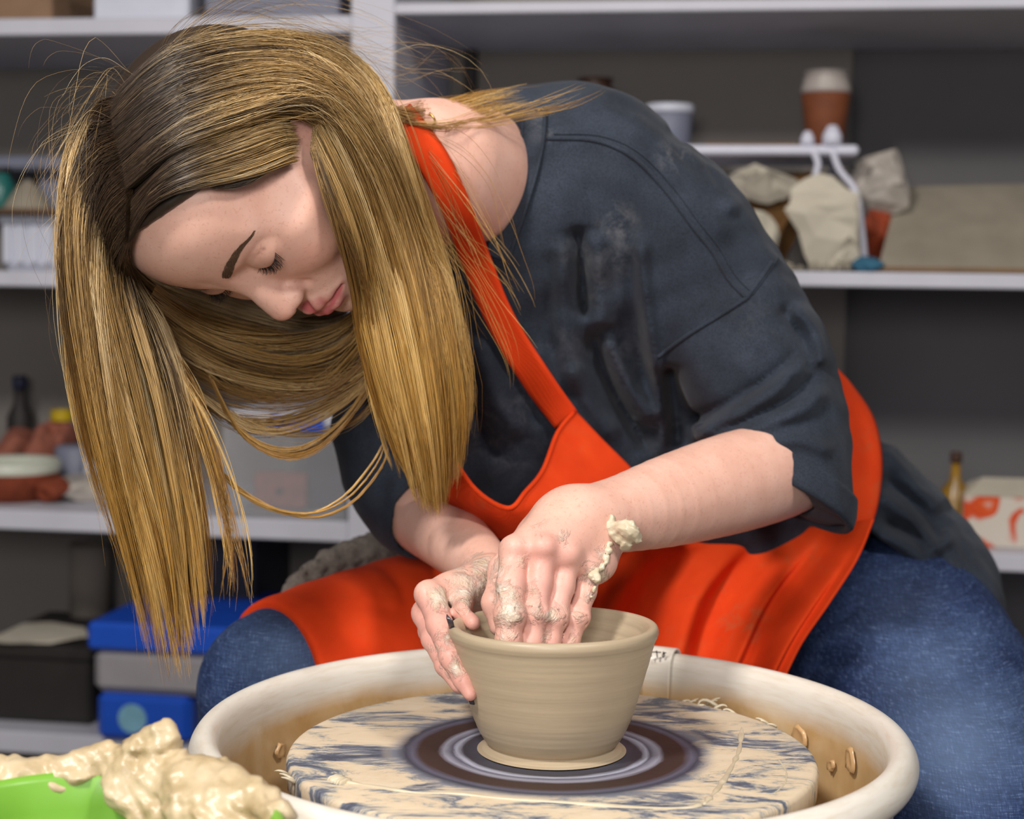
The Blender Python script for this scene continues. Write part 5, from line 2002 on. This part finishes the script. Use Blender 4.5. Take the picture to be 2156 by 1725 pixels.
def guide(pts, m=48, clamp=True):
    """(px, py, Y or None): None rides on the scalp"""
    px = np.array([p[0] for p in pts], float)
    py = np.array([p[1] for p in pts], float)
    Yv = np.array([np.nan if p[2] is None else p[2] for p in pts], float)
    need = np.isnan(Yv)
    P = hit(skullw, px[need], py[need], .95, 1.5, .0065)
    Yv[need] = P[:, 1]
    bad = np.isnan(Yv)
    lim = hit(headw, px, py, .95, 1.6, .0085)[:, 1]           # stay in front of face, neck and shoulder
    lim[-4:] = np.nan
    if not clamp:
        lim[:] = np.nan
    Yv = np.where(np.isnan(lim) | np.isnan(Yv), Yv, np.minimum(Yv, lim))
    if bad.any():
        Yv[bad] = np.interp(np.arange(len(px))[bad], np.arange(len(px))[~bad], Yv[~bad])
    return smooth_poly(W(px, py, Yv), m)


N_ = None
FRONT = [   # combed from the parting over the temple and tucked behind the ear
    [(279, 506, N_), (306, 448, N_), (362, 402, N_), (450, 388, N_), (540, 368, N_), (596, 346, N_), (622, 338, N_)],
    [(283, 474, N_), (330, 410, N_), (420, 366, N_), (520, 336, N_), (592, 308, N_), (622, 304, N_)],
    [(286, 415, N_), (370, 340, N_), (470, 296, N_), (560, 262, N_), (618, 256, N_)],
]
TUCK = [    # and coming out again below it
    [(652, 322, 1.22), (676, 392, 1.225), (708, 480, 1.23), (738, 580, 1.235), (752, 680, 1.24), (770, 780, 1.245), (805, 880, 1.255), (830, 940, 1.26)],
    [(654, 292, 1.215), (690, 372, 1.225), (728, 480, 1.23), (755, 600, 1.235), (778, 730, 1.24), (812, 850, 1.25), (850, 960, 1.265), (868, 1010, 1.27)],
    [(660, 260, 1.21), (702, 345, 1.225), (748, 460, 1.23), (785, 590, 1.23), (818, 730, 1.23), (850, 870, 1.24), (884, 1010, 1.26), (892, 1050, 1.265)],
]
ON_TOP = [
    [(284, 395, N_), (370, 318, N_), (470, 275, N_), (565, 236, N_), (636, 214, N_), (690, 285, 1.24), (750, 430, 1.235), (792, 570, 1.23), (824, 720, 1.23), (855, 870, 1.24), (886, 1010, 1.26), (894, 1050, 1.265)],
    [(278, 355, N_), (380, 272, N_), (490, 234, N_), (590, 214, N_), (668, 232, N_), (738, 320, 1.25), (795, 450, 1.235), (838, 600, 1.23), (870, 750, 1.23), (894, 900, 1.24), (906, 1020, 1.26), (908, 1060, 1.265)],
    [(262, 295, N_), (370, 206, N_), (490, 166, N_), (610, 160, N_), (700, 205, N_), (775, 310, 1.26), (836, 450, 1.25), (880, 610, 1.24), (908, 760, 1.24), (922, 900, 1.25), (922, 1000, 1.265), (920, 1030, 1.27)],
    [(254, 250, N_), (352, 162, N_), (482, 128, N_), (612, 130, N_), (704, 180, 1.285), (768, 282, 1.27), (816, 420, 1.26), (862, 530, 1.255), (912, 590, 1.25), (938, 740, 1.25), (946, 870, 1.255), (940, 960, 1.27), (938, 990, 1.27)],
    [(260, 225, N_), (352, 138, N_), (482, 106, N_), (612, 106, N_), (718, 152, 1.315), (780, 238, 1.30), (822, 350, 1.285), (876, 515, 1.27), (926, 680, 1.26), (958, 800, 1.262), (956, 890, 1.27), (952, 930, 1.27)],
    [(282, 198, N_), (382, 122, N_), (505, 94, N_), (630, 98, N_), (735, 140, 1.34), (786, 212, 1.325), (814, 300, 1.31), (856, 410, 1.295), (904, 535, 1.28), (948, 665, 1.275), (966, 780, 1.275), (964, 840, 1.28)],
]
SIDE = [
    [(274, 212, N_), (238, 225, N_), (206, 272, 1.185), (184, 360, 1.178), (174, 480, 1.175), (180, 640, 1.178), (188, 800, 1.182), (222, 960, 1.187), (252, 1060, 1.19)],
    [(262, 240, N_), (222, 264, N_), (194, 320, 1.175), (176, 410, 1.17), (174, 540, 1.17), (188, 680, 1.175), (202, 830, 1.18), (238, 980, 1.185), (278, 1120, 1.19)],
    [(266, 290, N_), (224, 315, N_), (190, 390, 1.165), (172, 500, 1.16), (182, 660, 1.165), (208, 830, 1.17), (246, 1010, 1.18), (290, 1180, 1.19), (322, 1330, 1.195)],
    [(278, 360, N_), (243, 395, N_), (214, 470, 1.16), (206, 590, 1.162), (226, 745, 1.17), (262, 920, 1.18), (306, 1095, 1.19), (338, 1260, 1.195), (362, 1430, 1.20)],
    [(283, 425, N_), (254, 465, N_), (238, 540, 1.172), (244, 640, 1.175), (276, 780, 1.18), (316, 950, 1.19), (354, 1120, 1.195), (378, 1270, 1.20), (392, 1380, 1.20)],
    [(280, 475, N_), (259, 518, N_), (256, 580, 1.195), (282, 665, 1.195), (322, 790, 1.195), (356, 950, 1.20), (384, 1110, 1.205), (398, 1240, 1.205), (406, 1340, 1.205)],
    [(278, 505, N_), (264, 552, N_), (284, 620, 1.225), (330, 700, 1.23), (374, 810, 1.225), (400, 950, 1.22), (414, 1080, 1.215), (420, 1190, 1.215), (424, 1270, 1.21)],
]
BEHIND = [
    [(330, 600, 1.27), (420, 668, 1.29), (500, 702, 1.305), (600, 716, 1.315), (700, 700, 1.315), (770, 650, 1.31), (810, 590, 1.31)],
    [(310, 640, 1.265), (400, 720, 1.285), (500, 775, 1.30), (610, 790, 1.31), (710, 765, 1.315), (785, 700, 1.31), (830, 630, 1.31)],
    [(320, 690, 1.26), (410, 780, 1.28), (510, 835, 1.295), (620, 845, 1.305), (720, 815, 1.31), (800, 745, 1.31), (845, 660, 1.31)],
    [(335, 740, 1.25), (420, 830, 1.27), (520, 885, 1.285), (630, 890, 1.30), (735, 850, 1.305), (810, 780, 1.31), (850, 700, 1.31)],
]
UNDER = [  # darker hair hanging behind the face
    [(258, 505, 1.255), (292, 555, 1.28), (350, 592, 1.31), (430, 622, 1.33), (520, 648, 1.335), (620, 668, 1.34), (710, 650, 1.335), (765, 590, 1.33)],
    [(262, 520, 1.25), (290, 580, 1.27), (350, 632, 1.30), (430, 668, 1.32), (520, 700, 1.33), (620, 716, 1.335), (720, 690, 1.33), (775, 630, 1.33)],
    [(300, 560, 1.29), (360, 640, 1.31), (440, 700, 1.33), (540, 740, 1.335), (660, 740, 1.335), (760, 700, 1.33), (800, 640, 1.33)],
    [(290, 600, 1.28), (340, 700, 1.30), (420, 790, 1.32), (540, 830, 1.33), (680, 800, 1.335), (780, 740, 1.33), (830, 660, 1.33)],
]
INNER = [  # loose ends between the side mass and the loops
    [(300, 660, 1.22), (360, 760, 1.225), (420, 880, 1.225), (466, 1000, 1.22), (500, 1120, 1.215), (520, 1250, 1.21)],
    [(330, 690, 1.23), (400, 800, 1.235), (452, 920, 1.235), (492, 1050, 1.23), (496, 1200, 1.22), (470, 1300, 1.215)],
]
LOOP = [
    [(380, 870, 1.24), (430, 950, 1.25), (490, 1025, 1.255), (570, 1072, 1.26), (650, 1085, 1.265), (725, 1055, 1.27), (790, 985, 1.275), (810, 940, 1.28)],
    [(390, 880, 1.24), (445, 970, 1.25), (510, 1045, 1.255), (590, 1082, 1.26), (665, 1082, 1.265), (740, 1040, 1.27), (795, 970, 1.275), (815, 925, 1.28)],
]
LOOP2 = [
    [(440, 790, 1.26), (490, 890, 1.27), (560, 940, 1.275), (640, 945, 1.28), (710, 900, 1.285), (760, 830, 1.29), (800, 740, 1.30)],
    [(450, 800, 1.26), (510, 915, 1.27), (590, 965, 1.275), (665, 945, 1.28), (730, 880, 1.285), (790, 800, 1.29), (830, 710, 1.30)],
]
SHOULDER = [
    [(740, 170, 1.33), (800, 235, 1.335), (880, 232, 1.345), (960, 222, 1.355), (1040, 206, 1.365), (1110, 196, 1.37)],
    [(760, 200, 1.33), (830, 252, 1.33), (900, 250, 1.335), (970, 238, 1.345), (1040, 222, 1.355), (1090, 205, 1.36)],
]
SHOULDER2 = [
    [(840, 250, 1.33), (920, 262, 1.335), (1000, 250, 1.34), (1100, 235, 1.345), (1200, 200, 1.35), (1285, 165, 1.355)],
    [(860, 262, 1.33), (940, 272, 1.33), (1020, 262, 1.335), (1120, 235, 1.345), (1190, 215, 1.35), (1270, 170, 1.355)],
]
FRONTWISP = [
    [(900, 260, 1.31), (970, 300, 1.31), (1020, 370, 1.31), (1045, 440, 1.31), (1070, 520, 1.31), (1110, 600, 1.315), (1128, 650, 1.32)],
    [(900, 330, 1.30), (950, 420, 1.30), (1000, 500, 1.30), (1060, 560, 1.305), (1100, 620, 1.31), (1130, 680, 1.315)],
    [(930, 520, 1.28), (980, 600, 1.285), (1020, 680, 1.29), (1040, 760, 1.295), (1030, 830, 1.30)],
]
TEMPLE = [
    [(415, 392, N_), (470, 372, N_), (530, 352, N_), (590, 322, N_), (622, 296, N_)],
    [(450, 398, N_), (500, 392, N_), (550, 372, N_), (596, 340, N_), (624, 318, N_)],
]

HV, HF, HT_, HRND, HKIND = [], [], [], [], []
_hoff = 0


def strands(guides, n, clumps, spread, jit, thick, r0=.00022, npts=18, cut=(.80, 1.0), wave=.0022, conv=.6, kind=0.0, seed=1, ride=True, sides=3, t0=0.0, t1=1.0, clamp=True):
    global _hoff
    rg = np.random.default_rng(seed)
    G = np.stack([guide(g, clamp=clamp) for g in guides])                     # (k, m, 3)
    kk, m = G.shape[:2]
    cu = rg.uniform(0, kk - 1, clumps)
    ci = rg.integers(0, clumps, n)
    u = np.clip(cu[ci] + rg.normal(0, spread, n), 0, kk - 1)

    def at(uv):
        i = np.minimum(uv.astype(int), kk - 2)
        f = (uv - i)[:, None, None]
        return G[i] * (1 - f) + G[i + 1] * f                     # (n, m, 3)
    A, B = at(u), at(cu[ci])
    s = np.linspace(0, 1, m)[None, :, None]
    coff = rg.normal(0, 1, (clumps, 3)) * jit
    cph = rg.uniform(0, 6.28, (clumps, 2, 3))
    off = rg.normal(0, 1, (n, 3)) * jit * .26
    path = B + (A - B) * (1 - conv * s ** 1.5)
    rise = np.clip(s * 3, 0, 1)
    path = path + (coff[ci][:, None, :] * .8 * rise + off[:, None, :] * rise * (1.1 - .5 * s))
    # gentle waves, shared within a lock
    ph = cph[ci]
    for q, fr in enumerate((3.1, 6.3)):
        path = path + wave / (1 + q) * rise * np.sin(fr * s + ph[:, q][:, None, :])
    ph2 = rg.uniform(0, 6.28, (n, 3))
    path = path + wave * .16 * rise * np.sin(9.0 * s + ph2[:, None, :])
    # lie in layers above the scalp
    outd = path - HT
    outd = outd / np.linalg.norm(outd, axis=2, keepdims=True)
    lay = rg.uniform(0, 1, n)[:, None, None] * thick
    path = path + outd * lay
    L = rg.uniform(cut[0], cut[1], n)
    tt = np.linspace(0, 1, npts)[None, :] * L[:, None] * (m - 1)
    i = np.minimum(tt.astype(int), m - 2)
    f = (tt - i)[..., None]
    rows = np.arange(n)[:, None]
    C = path[rows, i] * (1 - f) + path[rows, i + 1] * f          # (n, npts, 3)
    T = np.gradient(C, axis=1)
    T /= np.linalg.norm(T, axis=2, keepdims=True) + 1e-12
    ref = np.array([.31, -.83, .47])
    b = np.cross(T, ref)
    b /= np.linalg.norm(b, axis=2, keepdims=True) + 1e-12
    c = np.cross(T, b)
    w = np.linspace(0, 1, npts)
    rad = (r0 * np.minimum(1, np.minimum(.5 + w * 6, .25 + (1 - w) * 5)))[None, :, None] * rg.uniform(.7, 1.25, n)[:, None, None]
    a0 = rg.uniform(0, 6.28, n)[:, None, None]
    V = np.stack([C + rad * (np.cos(a0 + 2 * np.pi * q / sides) * b + np.sin(a0 + 2 * np.pi * q / sides) * c) for q in range(sides)], 2)   # (n,npts,sides,3)
    idx = np.arange(n * npts * sides).reshape(n, npts, sides) + _hoff
    nx = np.roll(idx, -1, 2)
    F = np.stack([idx[:, :-1], nx[:, :-1], nx[:, 1:], idx[:, 1:]], -1).reshape(-1, 4)
    HV.append(V.reshape(-1, 3))
    HF.append(F)
    tcol = t0 + (t1 - t0) * w[None, :] * L[:, None]
    HT_.append(np.repeat(tcol.reshape(-1), sides))
    lock = rg.uniform(0, 1, clumps)[ci]
    rn = np.clip(.74 * lock + .26 * rg.uniform(0, 1, n), 0, 1)
    HRND.append(np.repeat(rn, npts * sides))
    HKIND.append(np.full(n * npts * sides, kind))
    _hoff += n * npts * sides


# volume under the strands
cv2, cf2 = mesh_sdf(hair_cap, (-.10, -.13, -.10), (.10, .10, .115), .0035)
cw2 = h2w(cv2)
HV.append(cw2)
HF.append(cf2)
HT_.append(np.full(len(cw2), .02))
HRND.append(np.full(len(cw2), .1))
HKIND.append(np.zeros(len(cw2)))
_hoff = len(cw2)

strands(ON_TOP, 1500, 130, .10, .0012, .004, seed=10, wave=.0010, cut=(.10, .32), conv=.3, t0=-.05, t1=.7, npts=10)
strands(ON_TOP, 4800, 100, .13, .0028, .009, seed=11, wave=.0038, cut=(.84, 1.0), conv=.7, t0=-.035, t1=1.0)
strands(ON_TOP, 340, 120, .30, .0050, .012, r0=.00012, seed=12, wave=.006, conv=.2, cut=(.6, 1.0))
strands(FRONT, 1250, 60, .12, .0016, .005, seed=41, wave=.0012, cut=(.88, 1.0), conv=.55, t0=-.03, t1=.30, npts=12)
strands(TUCK, 1250, 40, .14, .0026, .006, seed=42, wave=.0035, cut=(.82, 1.0), conv=.6, t0=.28, t1=1.0)
strands(SIDE, 700, 90, .10, .0012, .004, seed=9, wave=.0010, cut=(.10, .3), conv=.3, t0=-.2, t1=.6, npts=10)
strands(SIDE, 4000, 84, .13, .0032, .008, seed=13, wave=.0045, cut=(.70, 1.0), conv=.75, t0=-.20, t1=.98)
strands(SIDE, 260, 120, .35, .0060, .010, t0=-.2, r0=.00012, seed=14, wave=.008, conv=.1, cut=(.6, 1.0))
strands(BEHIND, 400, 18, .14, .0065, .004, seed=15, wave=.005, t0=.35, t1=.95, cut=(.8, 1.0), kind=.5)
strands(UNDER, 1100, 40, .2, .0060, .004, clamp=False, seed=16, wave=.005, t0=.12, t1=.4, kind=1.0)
strands(INNER, 110, 12, .2, .0050, .004, seed=17, wave=.006, t0=.45, t1=1.0, cut=(.6, 1.0))
strands(LOOP, 70, 3, .2, .0012, .001, seed=18, wave=.002, t0=.5, t1=1.0, cut=(.9, 1.0))
strands(LOOP2, 110, 4, .2, .0022, .001, seed=19, wave=.003, t0=.5, t1=1.0, cut=(.8, 1.0))
strands(SHOULDER, 300, 30, .25, .0050, .006, r0=.00016, conv=.2, seed=20, wave=.004, t0=.4, t1=.9, cut=(.55, 1.0))
strands(SHOULDER2, 50, 12, .25, .0032, .002, r0=.00014, conv=.2, seed=21, wave=.004, t0=.5, t1=.95, cut=(.6, 1.0))
strands(FRONTWISP, 42, 16, .3, .0040, .002, r0=.00016, seed=22, wave=.006, t0=.5, t1=1.0, cut=(.5, 1.0), conv=.3)
FLY = [
    [(300, 170, N_), (230, 150, 1.20), (170, 200, 1.18), (140, 300, 1.17), (120, 400, 1.17), (130, 520, 1.17)],
    [(260, 260, N_), (190, 290, 1.17), (150, 380, 1.165), (125, 480, 1.165), (135, 600, 1.17), (160, 720, 1.17)],
]
FLY2 = [
    [(330, 140, N_), (420, 82, 1.26), (540, 44, 1.29), (660, 52, 1.31), (760, 90, 1.32), (850, 170, 1.33)],
    [(360, 120, N_), (470, 60, 1.28), (600, 40, 1.30), (720, 80, 1.32), (840, 110, 1.33), (960, 130, 1.34)],
    [(600, 90, 1.30), (700, 120, 1.32), (800, 160, 1.33), (880, 130, 1.335), (960, 150, 1.34), (1010, 230, 1.345)],
]
strands(FLY, 90, 60, .4, .0090, .006, r0=.00008, seed=31, wave=.012, t0=.05, t1=.5, cut=(.3, 1.0), conv=.0)
strands(FLY2, 130, 80, .4, .0080, .006, r0=.00008, seed=32, wave=.012, t0=.1, t1=.6, cut=(.3, 1.0), conv=.0)
strands(TEMPLE, 500, 30, .2, .0012, .001, seed=23, wave=.001, t0=.0, t1=.16, cut=(.7, 1.0), r0=.00018)

k = NT('hair', .38, .55)
root_c = k.ramp(k.attr('rnd'), [(0, srgb(42, 31, 23)), (.6, srgb(60, 45, 32)), (1, srgb(98, 76, 52))])
mid_c = k.ramp(k.attr('rnd'), [(.12, srgb(84, 62, 36)), (.4, srgb(156, 122, 72)), (.65, srgb(200, 164, 108)), (.9, srgb(236, 210, 164))])  # mid-length blonde, lightened further so the colour carries the hair's sheen
tip_c = k.ramp(k.attr('rnd'), [(.1, srgb(132, 90, 38)), (.5, srgb(192, 146, 72)), (.95, srgb(230, 192, 122))])
m1 = k.n('ShaderNodeMapRange', interpolation_type='SMOOTHSTEP')
m1.inputs['From Min'].default_value = .045
m1.inputs['From Max'].default_value = .235
k.l(k.math('ADD', k.attr('along'), k.math('MULTIPLY', k.math('SUBTRACT', k.attr('rnd'), .5), .10)), m1.inputs['Value'])
m2 = k.n('ShaderNodeMapRange', interpolation_type='SMOOTHSTEP')
m2.inputs['From Min'].default_value = .35
m2.inputs['From Max'].default_value = .75
k.l(k.attr('along'), m2.inputs['Value'])
c_ = k.mix(m1.outputs[0], root_c, mid_c)
c_ = k.mix(m2.outputs[0], c_, tip_c)
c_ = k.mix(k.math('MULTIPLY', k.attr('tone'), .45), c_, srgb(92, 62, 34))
k.color(c_)
m_hair = k.m
hair_attr = dict(along=np.concatenate(HT_), rnd=np.concatenate(HRND), tone=np.concatenate(HKIND))
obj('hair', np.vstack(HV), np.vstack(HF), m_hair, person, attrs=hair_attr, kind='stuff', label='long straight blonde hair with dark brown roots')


# ---- eyebrows and eyelashes (both sides), short hairs planted on the face
def brow_hairs(side, seed):
    rg = np.random.default_rng(seed)
    line = smooth_poly([(.0125, .0, .0155), (.0200, .0, .0185), (.0300, .0, .0215), (.0400, .0, .0220), (.0500, .0, .0185)], 40)
    half = np.interp(np.linspace(0, 1, 40), [0, .1, .5, 1], [.0032, .0042, .0032, .0008])
    V, Fc, off = [], [], 0
    n = 560
    ii = rg.integers(0, 39, n)
    p = line[ii].copy()
    p[:, 2] += rg.uniform(-1, 1, n) * half[ii]
    tan = np.gradient(line, axis=0)[ii]
    tan /= np.linalg.norm(tan, axis=1, keepdims=True)
    q = p + tan * .0042 + np.array([0, 0, 1]) * (.0010 * rg.uniform(-.3, 1, n) * (1 - ii / 39))[:, None]

    def surf(x):
        y = np.full(len(x), .11)
        for _ in range(40):
            S = np.stack([side * x[:, 0], y, x[:, 2]], 1).astype(np.float32)
            y = y - np.clip(head_sdf(S), -.01, .02) * .9
        return np.stack([side * x[:, 0], y, x[:, 2]], 1)
    a, b = surf(p), surf(q)
    a[:, 1] += .0001
    b[:, 1] += .0005
    for i in range(n):
        v, f = tube_vf(h2w(np.array([a[i], (a[i] + b[i]) / 2 + np.array([0, .0003, 0]), b[i]])), [.00013, .00012, .00004], 3, False)
        V.append(v)
        Fc += [tuple(x + off for x in t) for t in f]
        off += len(v)
    return np.vstack(V), Fc


def lash_hairs(side, seed):
    rg = np.random.default_rng(seed)
    V, Fc, off = [], [], 0
    xs = np.linspace(.0185, .0445, 75)
    for x in xs:
        x = x + rg.normal(0, .0002)
        ax = x - EYE[0]
        z = EYE[2] - .0066 + 20.0 * ax * ax + .06 * ax
        e = 1 - (ax / .0165) ** 2 - ((z - EYE[2]) / .0135) ** 2
        y = EYE[1] + .0146 * math.sqrt(max(e, .02))
        L = (.0062 + .0022 * (ax / .015)) * rg.uniform(.7, 1.1)
        sp_ = ax * .35 + rg.normal(0, .0012)
        p0 = np.array([x, y - .0004, z + .0002])
        p1 = p0 + np.array([sp_ * .4, L * .55, -L * .55])
        p2 = p0 + np.array([sp_, L * .95, -L * .55])
        pth = smooth_poly([p0, p1, p2], 6)
        pth[:, 0] *= side
        v, f = tube_vf(h2w(pth), np.linspace(.00022, .00006, 6), 3, False)
        V.append(v)
        Fc += [tuple(q + off for q in t) for t in f]
        off += len(v)
    return np.vstack(V), Fc


m_brow = plain('brow_hair', srgb(104, 80, 62), .6, .3, .1)
m_lash = plain('lash_hair', srgb(34, 28, 26), .5, .3, .1)
for sd in (-1, 1):
    v, f = brow_hairs(sd, 40 + sd)
    obj('eyebrow', v, f, m_brow, person)
    v, f = lash_hairs(sd, 50 + sd)
    obj('eyelashes', v, f, m_lash, person)
# fine gold chain round the neck
cpx = [(905, 238), (915, 252), (912, 270), (906, 285)]
q = smooth_poly(cpx, 30)
P = hit(headw, q[:, 0], q[:, 1], 1.0, 1.7, .0012)
ok = ~np.isnan(P[:, 0])
if ok.sum() > 4:
    v, f = tube_vf(P[ok], .0008, 6)
    k = NT('gold', .25, .5)
    k.color(srgb(212, 170, 90))
    k.b.inputs['Metallic'].default_value = 1.0
    obj('necklace', v, f, k.m, person)
